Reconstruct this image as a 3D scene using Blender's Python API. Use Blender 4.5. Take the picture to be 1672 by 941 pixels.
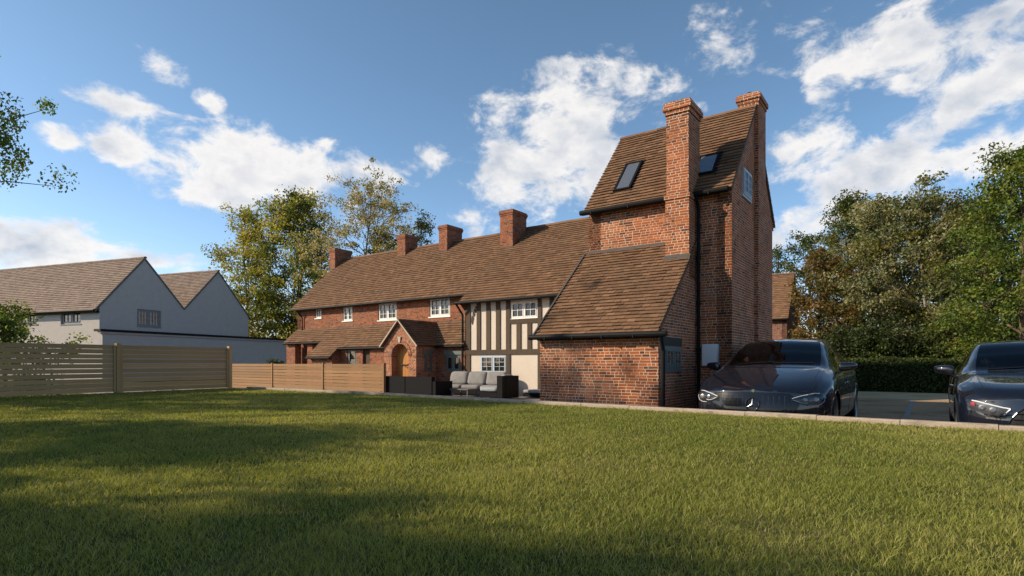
import bpy, math, random
import numpy as np
from mathutils import Vector, Matrix
from mathutils.bvhtree import BVHTree

random.seed(7)
rng = np.random.default_rng(7)
R = math.radians
for o in list(bpy.data.objects):
    bpy.data.objects.remove(o)
scene = bpy.context.scene
col = scene.collection

# ------------------------------------------------------------------ camera
CAMZ = 1.2
cam_d = bpy.data.cameras.new('camera')
cam = bpy.data.objects.new('camera', cam_d)
col.objects.link(cam)
cam.location = (0, 0, CAMZ)
cam.rotation_euler = (R(90), 0, 0)
cam_d.sensor_width = 36
cam_d.lens = 940 / 1672 * 36
cam_d.shift_y = 121.5 / 1672
cam_d.clip_start = 0.05
cam_d.clip_end = 5000
scene.camera = cam

# ------------------------------------------------------------------ light
SUN_EL, SUN_AZ = 27.0, -93.0          # azimuth measured from +Y towards +X
sd = Vector((math.sin(R(SUN_AZ)) * math.cos(R(SUN_EL)), math.cos(R(SUN_AZ)) * math.cos(R(SUN_EL)), math.sin(R(SUN_EL))))
sun_d = bpy.data.lights.new('sun', 'SUN')
sun_d.energy = 5.0
sun_d.angle = R(0.6)
sun_d.color = (1.0, 0.82, 0.60)
sun = bpy.data.objects.new('sun', sun_d)
col.objects.link(sun)
sun.rotation_euler = sd.to_track_quat('Z', 'Y').to_euler()

scene.view_settings.view_transform = 'Standard'
scene.view_settings.look = 'None'
scene.view_settings.exposure = 0.42
scene.view_settings.gamma = 1.0
scene.view_settings.use_curve_mapping = False

class NT:
    def __init__(s, tree):
        s.t = tree; s.n = tree.nodes; s.l = tree.links
    def __call__(s, typ, _in=None, **kw):
        nd = s.n.new(typ)
        for k, v in kw.items(): setattr(nd, k, v)
        if _in:
            for k, v in _in.items():
                if hasattr(v, 'is_output') or isinstance(v, bpy.types.NodeSocket): s.l.new(v, nd.inputs[k])
                else: nd.inputs[k].default_value = v
        return nd
    def math(s, op, a, b=0.0, c=0.0, clamp=False):
        nd = s.n.new('ShaderNodeMath'); nd.operation = op; nd.use_clamp = clamp
        for i, v in enumerate((a, b, c)):
            if isinstance(v, bpy.types.NodeSocket): s.l.new(v, nd.inputs[i])
            else: nd.inputs[i].default_value = v
        return nd.outputs[0]
    def vmath(s, op, a, b=(0, 0, 0)):
        nd = s.n.new('ShaderNodeVectorMath'); nd.operation = op
        for i, v in enumerate((a, b)):
            if isinstance(v, bpy.types.NodeSocket): s.l.new(v, nd.inputs[i])
            else: nd.inputs[i].default_value = v
        return nd
    def mix(s, fac, a, b, blend='MIX'):
        nd = s.n.new('ShaderNodeMix'); nd.data_type = 'RGBA'; nd.blend_type = blend
        for i, v in ((0, fac), (6, a), (7, b)):
            if isinstance(v, bpy.types.NodeSocket): s.l.new(v, nd.inputs[i])
            else:
                if i and len(v) == 3: v = (*v, 1)
                nd.inputs[i].default_value = v
        return nd.outputs[2]
    def ramp(s, fac, stops):
        nd = s.n.new('ShaderNodeValToRGB')
        el = nd.color_ramp.elements
        while len(el) < len(stops): el.new(0.5)
        for e, (p, c) in zip(el, stops):
            e.position = p
            e.color = (*c, 1) if not isinstance(c, float) else (c, c, c, 1)
        s.l.new(fac, nd.inputs[0])
        return nd.outputs[0]
    def smooth(s, v, lo, hi):
        nd = s.n.new('ShaderNodeMapRange'); nd.interpolation_type = 'SMOOTHSTEP'
        s.l.new(v, nd.inputs[0]); nd.inputs[1].default_value = lo; nd.inputs[2].default_value = hi
        return nd.outputs[0]
    def noise(s, vec, scale, detail=4, rough=0.55, dist=0.0):
        nd = s.n.new('ShaderNodeTexNoise')
        if vec is not None: s.l.new(vec, nd.inputs['Vector'])
        nd.inputs['Scale'].default_value = scale; nd.inputs['Detail'].default_value = detail
        nd.inputs['Roughness'].default_value = rough; nd.inputs['Distortion'].default_value = dist
        return nd.outputs[0]

# ------------------------------------------------------------------ sky
world = bpy.data.worlds.new('World')
scene.world = world
world.use_nodes = True
N = NT(world.node_tree)
N.n.clear()
sky = N('ShaderNodeTexSky', sky_type='NISHITA', sun_disc=False, sun_elevation=R(SUN_EL), sun_rotation=R(SUN_AZ),
        altitude=100, air_density=1.0, dust_density=0.7, ozone_density=2.2)
tc = N('ShaderNodeTexCoord')
dirv = tc.outputs['Generated']
def pixdir(x, y):
    return Vector(((x - 836) / 940, 1, (592 - y) / 940)).normalized()
BLOBS = [  # direction (given as seen from the garden), half sizes, tilt, strength
    (460, 290, 260, 88, -4, 1.1), (610, 285, 150, 62, 4, 1.0), (370, 315, 140, 55, 0, .9), (205, 245, 80, 50, 0, .85), (105, 232, 52, 30, 10, .7),
    (930, 245, 225, 135, -14, 1.05), (850, 310, 150, 90, 0, .9), (710, 248, 55, 50, 0, .8), (1010, 175, 130, 70, -10, .75),
    (1290, 250, 110, 60, -6, .85), (1440, 290, 210, 75, -24, 1.05), (1450, 85, 150, 75, -12, .95), (1610, 40, 150, 80, -10, .82),
    (1650, 130, 120, 110, 0, .86), (1630, 240, 140, 85, -10, .86), (1570, 175, 80, 55, -10, .8), (1470, 130, 60, 40, 0, .7),
    (1180, 60, 90, 70, -35, .62), (1300, 65, 70, 50, -20, .6), (1400, 335, 150, 50, -6, .9), (80, 398, 220, 60, 5, 1.05), (230, 425, 190, 34, 6, .9),
    (255, 100, 60, 35, 20, .62), (340, 165, 30, 25, 0, .6), (230, 180, 150, 30, 8, .55), (300, 215, 60, 25, 10, .55), (560, 245, 120, 45, 8, .8),
]
cov = None
for (bx, by, rx, ry, tilt, st) in BLOBS:
    D = pixdir(bx, by)
    Rt = D.cross(Vector((0, 0, 1))).normalized(); U = Rt.cross(D)
    ct, sn = math.cos(R(tilt)), math.sin(R(tilt))
    Rr, Uu = Rt * ct - U * sn, Rt * sn + U * ct
    dl = D.length
    kk = 1.0 / math.sqrt(1 + ((bx - 836) / 940) ** 2)
    ra, rb = rx / 940 * kk, ry / 940 * kk
    df = N.vmath('SUBTRACT', dirv, tuple(D)).outputs[0]
    a = N.vmath('DOT_PRODUCT', df, tuple(Rr / ra)).outputs['Value']
    b = N.vmath('DOT_PRODUCT', df, tuple(Uu / rb)).outputs['Value']
    c = N.vmath('DOT_PRODUCT', df, tuple(D / ra)).outputs['Value']
    cb = N('ShaderNodeCombineXYZ', {0: a, 1: b, 2: c}).outputs[0]
    ln = N.vmath('LENGTH', cb).outputs['Value']
    m = N.math('MULTIPLY', N.math('SUBTRACT', 1.16, ln, clamp=True), st)
    cov = m if cov is None else N.math('SMOOTH_MAX', cov, m, 0.12)
sep = N('ShaderNodeSeparateXYZ', {0: dirv})
behind = N.math('MULTIPLY', N.smooth(N.math('MULTIPLY', sep.outputs[1], -1.0), -0.45, 0.1), 0.22)
cov = N.math('MAXIMUM', cov, behind)
def cloudnoise(off):
    v = N.vmath('ADD', dirv, (off[0] + 3.1, off[1] + 1.7, off[2] + .43)).outputs[0]
    v = N.vmath('MULTIPLY', v, (1, 1, 1.5)).outputs[0]
    lo = N.noise(v, 5.0, 3, 0.5, 0.3)
    hi = N.noise(v, 14.0, 10, 0.62, 0.25)
    return N.math('ADD', N.math('MULTIPLY', lo, 0.42), N.math('MULTIPLY', hi, 0.58))
n1 = cloudnoise((0, 0, 0))
raw = N.math('ADD', N.math('SUBTRACT', N.math('MULTIPLY', cov, 1.05), 0.15), N.math('MULTIPLY', N.math('MULTIPLY', N.math('SUBTRACT', n1, 0.5), 4.5), N.smooth(cov, 0.0, 0.28)))
dens = N.smooth(raw, 0.24, 0.84)
def shade(off, sc, det):
    v = N.vmath('MULTIPLY', N.vmath('ADD', dirv, off).outputs[0], (1, 1, 1.6)).outputs[0]
    return N.noise(v, sc, det, 0.52, 0.2)
def relief(sc, det, k):
    so = sd * (0.18 / sc) + Vector((0, 0, 0.22 / sc))
    return N.math('MULTIPLY', N.math('SUBTRACT', shade((0, 0, 0), sc, det), shade(tuple(so), sc, det)), k)
thick = N.smooth(raw, 0.55, 1.5)
lit = N.math('ADD', 0.86, N.math('ADD', relief(5.0, 3, 1.5), relief(15.0, 5, 1.5)), clamp=True)
lit = N.math('SUBTRACT', lit, N.math('MULTIPLY', thick, 0.42), clamp=True)
ccol = N.mix(lit, (3.3, 3.7, 4.35), (6.9, 6.65, 6.4))
horizon = N.smooth(sep.outputs[2], 0.0, 0.45)
skyc = N.mix(1.0, sky.outputs[0], N.ramp(sep.outputs[2], [(0.0, (1.22, 1.20, 1.45)), (0.12, (1.12, 1.20, 1.36)), (0.3, (.98, 1.10, 1.14)), (0.55, (.92, 1.04, 1.02)), (0.78, (.48, .57, .58))]), 'MULTIPLY')
final = N.mix(N.math('MULTIPLY', dens, 0.94), skyc, ccol)
bg = N('ShaderNodeBackground', {'Color': final, 'Strength': 0.112})
out = N('ShaderNodeOutputWorld', {0: bg.outputs[0]})

# ------------------------------------------------------------------ materials
MATS = {}
def newmat(name):
    m = bpy.data.materials.new(name); m.use_nodes = True
    n = NT(m.node_tree); n.n.clear()
    MATS[name] = m
    return m, n
def finish(n, color, rough=0.8, spec=0.3, bump=None, bstr=0.3, bdist=0.01, **extra):
    p = n('ShaderNodeBsdfPrincipled')
    if isinstance(color, bpy.types.NodeSocket): n.l.new(color, p.inputs['Base Color'])
    else: p.inputs['Base Color'].default_value = (*color, 1)
    if isinstance(rough, bpy.types.NodeSocket): n.l.new(rough, p.inputs['Roughness'])
    else: p.inputs['Roughness'].default_value = rough
    p.inputs['Specular IOR Level'].default_value = spec
    for k, v in extra.items(): p.inputs[k.replace('_', ' ')].default_value = v
    if bump is not None:
        b = n('ShaderNodeBump', {'Height': bump, 'Strength': bstr, 'Distance': bdist})
        n.l.new(b.outputs[0], p.inputs['Normal'])
    n('ShaderNodeOutputMaterial', {0: p.outputs[0]})
    return p

def brick_mat(name, c1, c2, dark, mortar, row=0.054, bw=0.19, msize=0.007, patch=None):
    m, n = newmat(name)
    uv = n('ShaderNodeUVMap', uv_map='UVMap').outputs[0]
    sx = n('ShaderNodeSeparateXYZ', {0: uv})
    U_ = n.math('ADD', sx.outputs[0], n.math('MULTIPLY', n.math('SUBTRACT', n.noise(uv, 9.0, 2), 0.5), 0.012))
    V_ = n.math('ADD', sx.outputs[1], n.math('MULTIPLY', n.math('SUBTRACT', n.noise(uv, 5.0, 2), 0.5), 0.012))
    vr = n.math('DIVIDE', V_, row)
    ri = n.math('FLOOR', vr); fy = n.math('FRACT', vr)
    w1 = n('ShaderNodeTexWhiteNoise', {'W': ri}, noise_dimensions='1D').outputs[0]
    w2 = n('ShaderNodeTexWhiteNoise', {'W': n.math('ADD', ri, 91.7)}, noise_dimensions='1D').outputs[0]
    bwr = n.math('MULTIPLY', n.math('ADD', 0.82, n.math('MULTIPLY', w2, 0.5)), bw)
    ur = n.math('ADD', n.math('DIVIDE', U_, bwr), n.math('MULTIPLY', w1, 7.3))
    ui = n.math('FLOOR', ur); fu = n.math('FRACT', ur)
    idv = n('ShaderNodeCombineXYZ', {0: ui, 1: ri, 2: 0.0}).outputs[0]
    wn = n('ShaderNodeTexWhiteNoise', {'Vector': idv}, noise_dimensions='3D')
    split = n.math('GREATER_THAN', n('ShaderNodeTexWhiteNoise', {'Vector': n('ShaderNodeCombineXYZ', {0: ui, 1: ri, 2: 5.0}).outputs[0]}, noise_dimensions='3D').outputs[0], 0.62)
    half = n.math('MULTIPLY', split, n.math('GREATER_THAN', fu, 0.5))
    rnd = n.math('FRACT', n.math('ADD', wn.outputs[0], n.math('MULTIPLY', half, 0.43)))
    dx = n.math('MULTIPLY', n.math('MINIMUM', fu, n.math('SUBTRACT', 1.0, fu)), bwr)
    ds = n.math('ADD', n.math('MULTIPLY', n.math('ABSOLUTE', n.math('SUBTRACT', fu, 0.5)), bwr), n.math('MULTIPLY', n.math('SUBTRACT', 1.0, split), 9.0))
    dy = n.math('MULTIPLY', n.math('MINIMUM', fy, n.math('SUBTRACT', 1.0, fy)), row)
    dm = n.math('MINIMUM', n.math('MINIMUM', dx, ds), dy)
    fac = n.math('SUBTRACT', 1.0, n.smooth(dm, msize * 0.38, msize * 0.72))
    bc = n.ramp(rnd, [(0.0, dark), (0.22, c2), (0.5, c1), (0.8, c2), (1.0, tuple(min(1, v * 1.25) for v in c1))])
    big = n.noise(uv, 1.1, 4)
    bc = n.mix(n.math('MULTIPLY', n.smooth(big, 0.45, 0.72), 0.32), bc, dark)
    fine = n.noise(uv, 60.0, 3)
    bc = n.mix(0.35, bc, n.mix(fine, (0.25, 0.25, 0.25), (1.4, 1.4, 1.4)), 'MULTIPLY')
    mort = n.mix(n.smooth(n.noise(uv, 2.3, 3), 0.4, 0.65), mortar, tuple(v * 0.6 for v in mortar))
    bc = n.mix(n.math('MULTIPLY', n.smooth(n.noise(uv, 0.55, 5, 0.65), 0.52, 0.75), 0.22), bc, mortar)
    cc = n.mix(fac, bc, mort)
    h = n.math('SUBTRACT', n.math('MULTIPLY', fine, 0.25), fac)
    finish(n, cc, 0.88, 0.15, h, 0.55, 0.008)
    return m
brick_mat('brick_orange', (0.36, 0.112, 0.037), (0.25, 0.074, 0.028), (0.095, 0.040, 0.024), (0.62, 0.53, 0.43), row=0.054, bw=0.178, msize=0.0075)
brick_mat('brick_red', (0.30, 0.098, 0.043), (0.205, 0.066, 0.033), (0.085, 0.038, 0.028), (0.36, 0.27, 0.20), row=0.062, bw=0.20, msize=0.0075)
brick_mat('brick_dull', (0.26, 0.11, 0.075), (0.2, 0.085, 0.06), (0.09, 0.05, 0.04), (0.34, 0.28, 0.24), row=0.075, bw=0.23, msize=0.01)

def tile_mat(name, base, base2, moss):
    m, n = newmat(name)
    at = n('ShaderNodeAttribute', attribute_name='tint')
    uv = n('ShaderNodeUVMap', uv_map='UVMap').outputs[0]
    t = at.outputs['Fac']
    c = n.mix(t, base, base2)
    ns = n.noise(uv, 0.8, 5, 0.6)
    c = n.mix(n.math('MULTIPLY', n.smooth(ns, 0.5, 0.75), 0.5), c, moss)
    f = n.noise(uv, 35.0, 4, 0.6)
    c = n.mix(0.5, c, n.mix(f, (0.3, 0.3, 0.3), (1.5, 1.5, 1.5)), 'MULTIPLY')
    finish(n, c, 0.9, 0.12, f, 0.25, 0.006)
    return m
tile_mat('tile_brown', (0.118, 0.070, 0.043), (0.245, 0.143, 0.086), (0.095, 0.080, 0.055))
tile_mat('tile_grey', (0.19, 0.145, 0.12), (0.34, 0.265, 0.22), (0.2, 0.165, 0.14))

def simple(name, c, rough=0.7, spec=0.3, nscale=0, namp=0.25, bstr=0.2, bdist=0.005, **ex):
    m, n = newmat(name)
    if nscale:
        g = n('ShaderNodeTexCoord').outputs['Object']
        f = n.noise(g, nscale, 5, 0.6)
        f2 = n.noise(g, nscale * 0.12, 3, 0.6)
        cc = n.mix(namp, c, n.mix(f, (0.2, 0.2, 0.2), (1.8, 1.8, 1.8)), 'MULTIPLY')
        cc = n.mix(namp, cc, n.mix(f2, (0.3, 0.3, 0.3), (1.7, 1.7, 1.7)), 'MULTIPLY')
        finish(n, cc, rough, spec, f, bstr, bdist, **ex)
    else:
        finish(n, c, rough, spec, **ex)
    return m
simple('render_white', (0.46, 0.425, 0.40), 0.9, 0.1, 25, 0.17, 0.15)
simple('plaster', (0.56, 0.50, 0.43), 0.9, 0.1, 14, 0.16, 0.2)
simple('window_white', (0.72, 0.71, 0.68), 0.45, 0.4, 30, 0.08, 0.05)
simple('window_blue', (0.38, 0.45, 0.52), 0.45, 0.4, 30, 0.08, 0.05)
simple('window_grey', (0.20, 0.215, 0.23), 0.5, 0.3, 30, 0.1, 0.05)
simple('window_green', (0.10, 0.125, 0.12), 0.5, 0.4, 30, 0.12, 0.05)
simple('lintel_dark', (0.045, 0.04, 0.036), 0.8, 0.2, 30, 0.2)
simple('gutter_black', (0.010, 0.010, 0.011), 0.6, 0.12)
simple('lead', (0.075, 0.072, 0.07), 0.75, 0.2, 20, 0.25)
simple('cream_trim', (0.42, 0.35, 0.27), 0.7, 0.3, 30, 0.15)
simple('stone', (0.42, 0.38, 0.32), 0.9, 0.15, 30, 0.2)
simple('rattan_black', (0.008, 0.0085, 0.010), 0.7, 0.08, 160, 0.35, 0.4, 0.003)
simple('cushion_grey', (0.21, 0.205, 0.205), 0.95, 0.05, 60, 0.12, 0.15, 0.004)
simple('cushion_pale', (0.27, 0.29, 0.32), 0.95, 0.05, 60, 0.12, 0.15, 0.004)
simple('table_grey', (0.11, 0.11, 0.115), 0.6, 0.3, 40, 0.15)
simple('iron', (0.03, 0.03, 0.03), 0.5, 0.5, Metallic=0.6)
simple('meter_box_white', (0.60, 0.63, 0.66), 0.5, 0.3, 8, 0.06, 0.05)
simple('rubber', (0.012, 0.012, 0.012), 0.85, 0.15)
simple('alloy', (0.32, 0.32, 0.33), 0.35, 0.5, Metallic=0.9)
simple('emblem_metal', (0.22, 0.22, 0.23), 0.3, 0.5, Metallic=1.0)
simple('chrome', (0.75, 0.76, 0.78), 0.12, 0.5, Metallic=1.0)
simple('lamp_white', (0.8, 0.82, 0.85), 0.25, 0.5)
simple('lamp_red', (0.35, 0.02, 0.015), 0.2, 0.5)
simple('black_gloss', (0.006, 0.0065, 0.008), 0.12, 0.5, Coat_Weight=1.0, Coat_Roughness=0.03)
simple('black_trim', (0.008, 0.008, 0.009), 0.5, 0.35)
simple('grille_panel', (0.003, 0.004, 0.008), 0.3, 0.1, Coat_Weight=0.7, Coat_Roughness=0.05)
simple('headlamp_inner', (0.05, 0.052, 0.058), 0.25, 0.5, Metallic=0.5)
simple('car_paint', (0.005, 0.007, 0.014), 0.4, 0.08, Metallic=0.0, Coat_Weight=1.0, Coat_Roughness=0.02, Coat_IOR=1.75)
simple('seat_fabric', (0.03, 0.031, 0.034), 0.8, 0.2)
simple('patio_paving', (0.27, 0.25, 0.235), 0.9, 0.15, 3, 0.25)
simple('verge_green', (0.045, 0.065, 0.018), 0.95, 0.05, 12, 0.4)
simple('line_white', (0.27, 0.265, 0.25), 0.8, 0.2, 20, 0.2)

m, n = newmat('pane_glass')
g = n('ShaderNodeTexCoord').outputs['Object']
finish(n, (0.012, 0.014, 0.014), 0.03, 0.6, n.noise(g, 2.2, 2), 0.06, 0.05)
m, n = newmat('pane_brick_reflection')
finish(n, (0.26, 0.115, 0.055), 0.06, 0.5)  # reflection of orange-brown brickwork put into the pane's base colour
m, n = newmat('skylight_glass')
finish(n, (0.30, 0.33, 0.37), 0.05, 0.7, Metallic=0.7, Coat_Weight=0.5)

m, n = newmat('car_glass')
fr = n('ShaderNodeFresnel', {'IOR': 1.5})
gl = n('ShaderNodeBsdfGlossy', {'Color': (0.92, 0.96, 1, 1), 'Roughness': 0.01})
tr = n('ShaderNodeBsdfTransparent', {'Color': (0.30, 0.33, 0.36, 1)})
mx = n('ShaderNodeMixShader', {0: fr.outputs[0], 1: tr.outputs[0], 2: gl.outputs[0]})
n('ShaderNodeOutputMaterial', {0: mx.outputs[0]})
m, n = newmat('lamp_glass')
fr = n('ShaderNodeFresnel', {'IOR': 1.45})
gl = n('ShaderNodeBsdfGlossy', {'Color': (1, 1, 1, 1), 'Roughness': 0.01})
tr = n('ShaderNodeBsdfTransparent', {'Color': (0.85, 0.87, 0.9, 1)})
mx = n('ShaderNodeMixShader', {0: fr.outputs[0], 1: tr.outputs[0], 2: gl.outputs[0]})
n('ShaderNodeOutputMaterial', {0: mx.outputs[0]})

def wood(name, c1, c2, axis_scale=(2, 30, 30), rough=0.75):
    m, n = newmat(name)
    g = n('ShaderNodeUVMap', uv_map='UVMap').outputs[0]
    v = n.vmath('MULTIPLY', g, axis_scale).outputs[0]
    f = n.noise(v, 1.0, 6, 0.6, 0.4)
    f2 = n.noise(g, 0.9, 3)
    at = n('ShaderNodeAttribute', attribute_name='tint').outputs['Fac']
    c = n.mix(f, c1, c2)
    c = n.mix(0.35, c, n.mix(f2, (0.5, 0.5, 0.5), (1.5, 1.5, 1.5)), 'MULTIPLY')
    c = n.mix(0.5, c, n.mix(at, (0.7, 0.7, 0.7), (1.3, 1.3, 1.3)), 'MULTIPLY')
    finish(n, c, rough, 0.2, f, 0.25, 0.004)
    return m
wood('fence_wood', (0.33, 0.225, 0.105), (0.49, 0.345, 0.175), (3, 45, 1))
wood('fence_wood_far', (0.185, 0.105, 0.05), (0.285, 0.168, 0.082), (3, 45, 1))
wood('oak_door', (0.38, 0.155, 0.04), (0.52, 0.235, 0.065), (40, 2, 1), 0.5)
wood('beam', (0.05, 0.037, 0.026), (0.10, 0.074, 0.052), (18, 2, 1), 0.85)

def leaf_mat(name, hue=(1, 1, 1), trans=0.35):
    m, n = newmat(name)
    at = n('ShaderNodeAttribute', attribute_name='tint').outputs['Color']
    d = n('ShaderNodeBsdfPrincipled', {'Base Color': at, 'Roughness': 0.55, 'Specular IOR Level': 0.25})
    t = n('ShaderNodeBsdfTranslucent', {'Color': n.mix(1.0, at, (1.5, 1.45, 0.6), 'MULTIPLY')})
    mx = n('ShaderNodeMixShader', {0: trans, 1: d.outputs[0], 2: t.outputs[0]})
    n('ShaderNodeOutputMaterial', {0: mx.outputs[0]})
leaf_mat('leaf')
leaf_mat('grass_blade', trans=0.4)
simple('bark', (0.10, 0.078, 0.058), 0.9, 0.1, 18, 0.4, 0.6, 0.02)
simple('bark_pale', (0.26, 0.225, 0.18), 0.9, 0.1, 18, 0.35, 0.5, 0.02)
simple('hedge_core_dark', (0.016, 0.02, 0.010), 0.95, 0.05, 10, 0.3)

m, n = newmat('lawn_soil')
g = n('ShaderNodeTexCoord').outputs['Object']
f = n.noise(g, 40, 5, 0.65); f2 = n.noise(g, 1.2, 4)
c = n.mix(f, (0.035, 0.042, 0.012), (0.095, 0.105, 0.032))
c = n.mix(n.smooth(f2, 0.5, 0.7), c, (0.11, 0.10, 0.045))
finish(n, c, 0.95, 0.05, f, 0.6, 0.02)

m, n = newmat('ground_earth')
g = n('ShaderNodeTexCoord').outputs['Object']
f = n.noise(g, 6, 6, 0.65)
finish(n, n.mix(f, (0.045, 0.055, 0.02), (0.09, 0.085, 0.04)), 0.95, 0.05, f, 0.4, 0.03)

m, n = newmat('gravel')
g = n('ShaderNodeTexCoord').outputs['Object']
v = n('ShaderNodeTexVoronoi', {'Vector': g, 'Scale': 45.0})
f2 = n.noise(g, 0.7, 5, 0.6)
c = n.mix(n.math('MULTIPLY', v.outputs['Color'], 1.0), (0.30, 0.195, 0.115), (0.52, 0.36, 0.225))
c = n.mix(n.smooth(f2, 0.45, 0.7), c, (0.25, 0.165, 0.10))
finish(n, c, 0.95, 0.08, v.outputs['Distance'], 0.7, 0.012)

m, n = newmat('sand_path')
g = n('ShaderNodeTexCoord').outputs['Object']
f = n.noise(g, 30, 5, 0.6); f2 = n.noise(g, 0.8, 3)
c = n.mix(f, (0.42, 0.32, 0.19), (0.56, 0.44, 0.28))
finish(n, n.mix(n.smooth(f2, .45, .7), c, (0.38, 0.30, 0.18)), 0.95, 0.08, f, 0.4, 0.01)

m, n = newmat('kerb_concrete')
g = n('ShaderNodeUVMap', uv_map='UVMap').outputs[0]
f = n.noise(g, 55, 5, 0.7); f2 = n.noise(g, 4, 4)
v = n('ShaderNodeTexVoronoi', {'Vector': g, 'Scale': 34.0}, feature='SMOOTH_F1')
c = n.mix(f, (0.20, 0.165, 0.13), (0.56, 0.47, 0.38))
c = n.mix(n.smooth(v.outputs['Distance'], 0.32, 0.1), c, (0.30, 0.235, 0.19))
c = n.mix(n.math('MULTIPLY', n.smooth(f2, .52, .7), .8), c, (0.17, 0.145, 0.11))
finish(n, c, 0.95, 0.1, f, 0.6, 0.01)
# ------------------------------------------------------------------ helpers
def tag(o, label=None, cat=None, group=None, kind=None):
    if label: o['label'] = label
    if cat: o['category'] = cat
    if group: o['group'] = group
    if kind: o['kind'] = kind
    return o
def thing(name, label, cat, loc=(0, 0, 0), rz=0.0, group=None):
    o = bpy.data.objects.new(name, None); col.objects.link(o)
    o.empty_display_size = 0.2
    o.location = loc; o.rotation_euler = (0, 0, rz)
    return tag(o, label, cat, group)

class MB:
    """collects faces (with per face tint and slot) and links them as one mesh object"""
    def __init__(s, xf=None):
        s.v = []; s.f = []; s.t = []; s.m = []; s.xf = xf
    def add(s, pts, tint=0.5, slot=0, raw=False):
        k = len(s.v)
        for p in pts:
            s.v.append(tuple(p) if (raw or s.xf is None) else tuple(s.xf(*p)))
        s.f.append(tuple(range(k, k + len(pts)))); s.t.append(tint); s.m.append(slot)
    def box(s, x0, x1, y0, y1, z0, z1, tint=0.5, slot=0, bev=0.0):
        if bev:
            return s.bbox(x0, x1, y0, y1, z0, z1, bev, tint, slot)
        s.add([(x0, y0, z0), (x1, y0, z0), (x1, y0, z1), (x0, y0, z1)], tint, slot)
        s.add([(x1, y1, z0), (x0, y1, z0), (x0, y1, z1), (x1, y1, z1)], tint, slot)
        s.add([(x0, y1, z0), (x0, y0, z0), (x0, y0, z1), (x0, y1, z1)], tint, slot)
        s.add([(x1, y0, z0), (x1, y1, z0), (x1, y1, z1), (x1, y0, z1)], tint, slot)
        s.add([(x0, y0, z1), (x1, y0, z1), (x1, y1, z1), (x0, y1, z1)], tint, slot)
        s.add([(x0, y1, z0), (x1, y1, z0), (x1, y0, z0), (x0, y0, z0)], tint, slot)
    def bbox(s, x0, x1, y0, y1, z0, z1, b, tint=0.5, slot=0):
        """chamfered box"""
        X, Y, Z = (x0, x1), (y0, y1), (z0, z1)
        def P(i, j, k, ax):
            x = X[i] + (0 if ax == 0 else (b if i == 0 else -b))
            y = Y[j] + (0 if ax == 1 else (b if j == 0 else -b))
            z = Z[k] + (0 if ax == 2 else (b if k == 0 else -b))
            return (x, y, z)
        quads = [((0,0,0),(1,0,0),(1,0,1),(0,0,1),1), ((1,1,0),(0,1,0),(0,1,1),(1,1,1),1),
                 ((0,1,0),(0,0,0),(0,0,1),(0,1,1),0), ((1,0,0),(1,1,0),(1,1,1),(1,0,1),0),
                 ((0,0,1),(1,0,1),(1,1,1),(0,1,1),2), ((0,1,0),(1,1,0),(1,0,0),(0,0,0),2)]
        for a, bb, c, d, ax in quads:
            s.add([P(*q, ax) for q in (a, bb, c, d)], tint, slot)
        cen = Vector(((x0+x1)/2, (y0+y1)/2, (z0+z1)/2))
        def addo(pts):
            pts = [Vector(p) for p in pts]
            n = (pts[1]-pts[0]).cross(pts[2]-pts[0])
            c = sum(pts, Vector()) / len(pts) - cen
            if n.dot(c) < 0: pts.reverse()
            s.add(pts, tint, slot)
        for i in (0, 1):
            for j in (0, 1):
                addo([P(i,j,0,0), P(i,j,0,1), P(i,j,1,1), P(i,j,1,0)])
                addo([P(i,0,j,0), P(i,0,j,2), P(i,1,j,2), P(i,1,j,0)])
                addo([P(0,i,j,1), P(0,i,j,2), P(1,i,j,2), P(1,i,j,1)])
                for k in (0, 1):
                    addo([P(i,j,k,0), P(i,j,k,1), P(i,j,k,2)])
    def prism(s, poly, y0, y1, tint=0.5, slot=0):
        """poly: (x,z) counter-clockwise seen from -y; extruded from y0 (front) to y1"""
        s.add([(x, y0, z) for x, z in poly], tint, slot)
        s.add([(x, y1, z) for x, z in reversed(poly)], tint, slot)
        for i in range(len(poly)):
            (xa, za), (xb, zb) = poly[i], poly[(i + 1) % len(poly)]
            s.add([(xa, y0, za), (xa, y1, za), (xb, y1, zb), (xb, y0, zb)], tint, slot)
    def prism_x(s, poly, x0, x1, tint=0.5, slot=0):
        """poly: (y,z) counter-clockwise seen from +x; extruded x0..x1"""
        s.add([(x1, y, z) for y, z in poly], tint, slot)
        s.add([(x0, y, z) for y, z in reversed(poly)], tint, slot)
        for i in range(len(poly)):
            (ya, za), (yb, zb) = poly[i], poly[(i + 1) % len(poly)]
            s.add([(x0, ya, za), (x0, yb, zb), (x1, yb, zb), (x1, ya, za)], tint, slot)
    def tube(s, pts, r, seg=8, tint=0.5, slot=0, cap=True):
        pts = [Vector(p) for p in pts]
        rs = r if isinstance(r, (list, tuple)) else [r] * len(pts)
        rings = []
        for i, p in enumerate(pts):
            d = (pts[min(i + 1, len(pts) - 1)] - pts[max(i - 1, 0)]).normalized()
            a = d.cross(Vector((0, 0, 1)))
            if a.length < 1e-3: a = Vector((1, 0, 0))
            a.normalize(); b = d.cross(a)
            rings.append([p + (a * math.cos(t) + b * math.sin(t)) * rs[i] for t in [2 * math.pi * k / seg for k in range(seg)]])
        for i in range(len(rings) - 1):
            for k in range(seg):
                s.add([rings[i][k], rings[i][(k + 1) % seg], rings[i + 1][(k + 1) % seg], rings[i + 1][k]], tint, slot)
        if cap:
            s.add(list(reversed(rings[0])), tint, slot); s.add(rings[-1], tint, slot)
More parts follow.
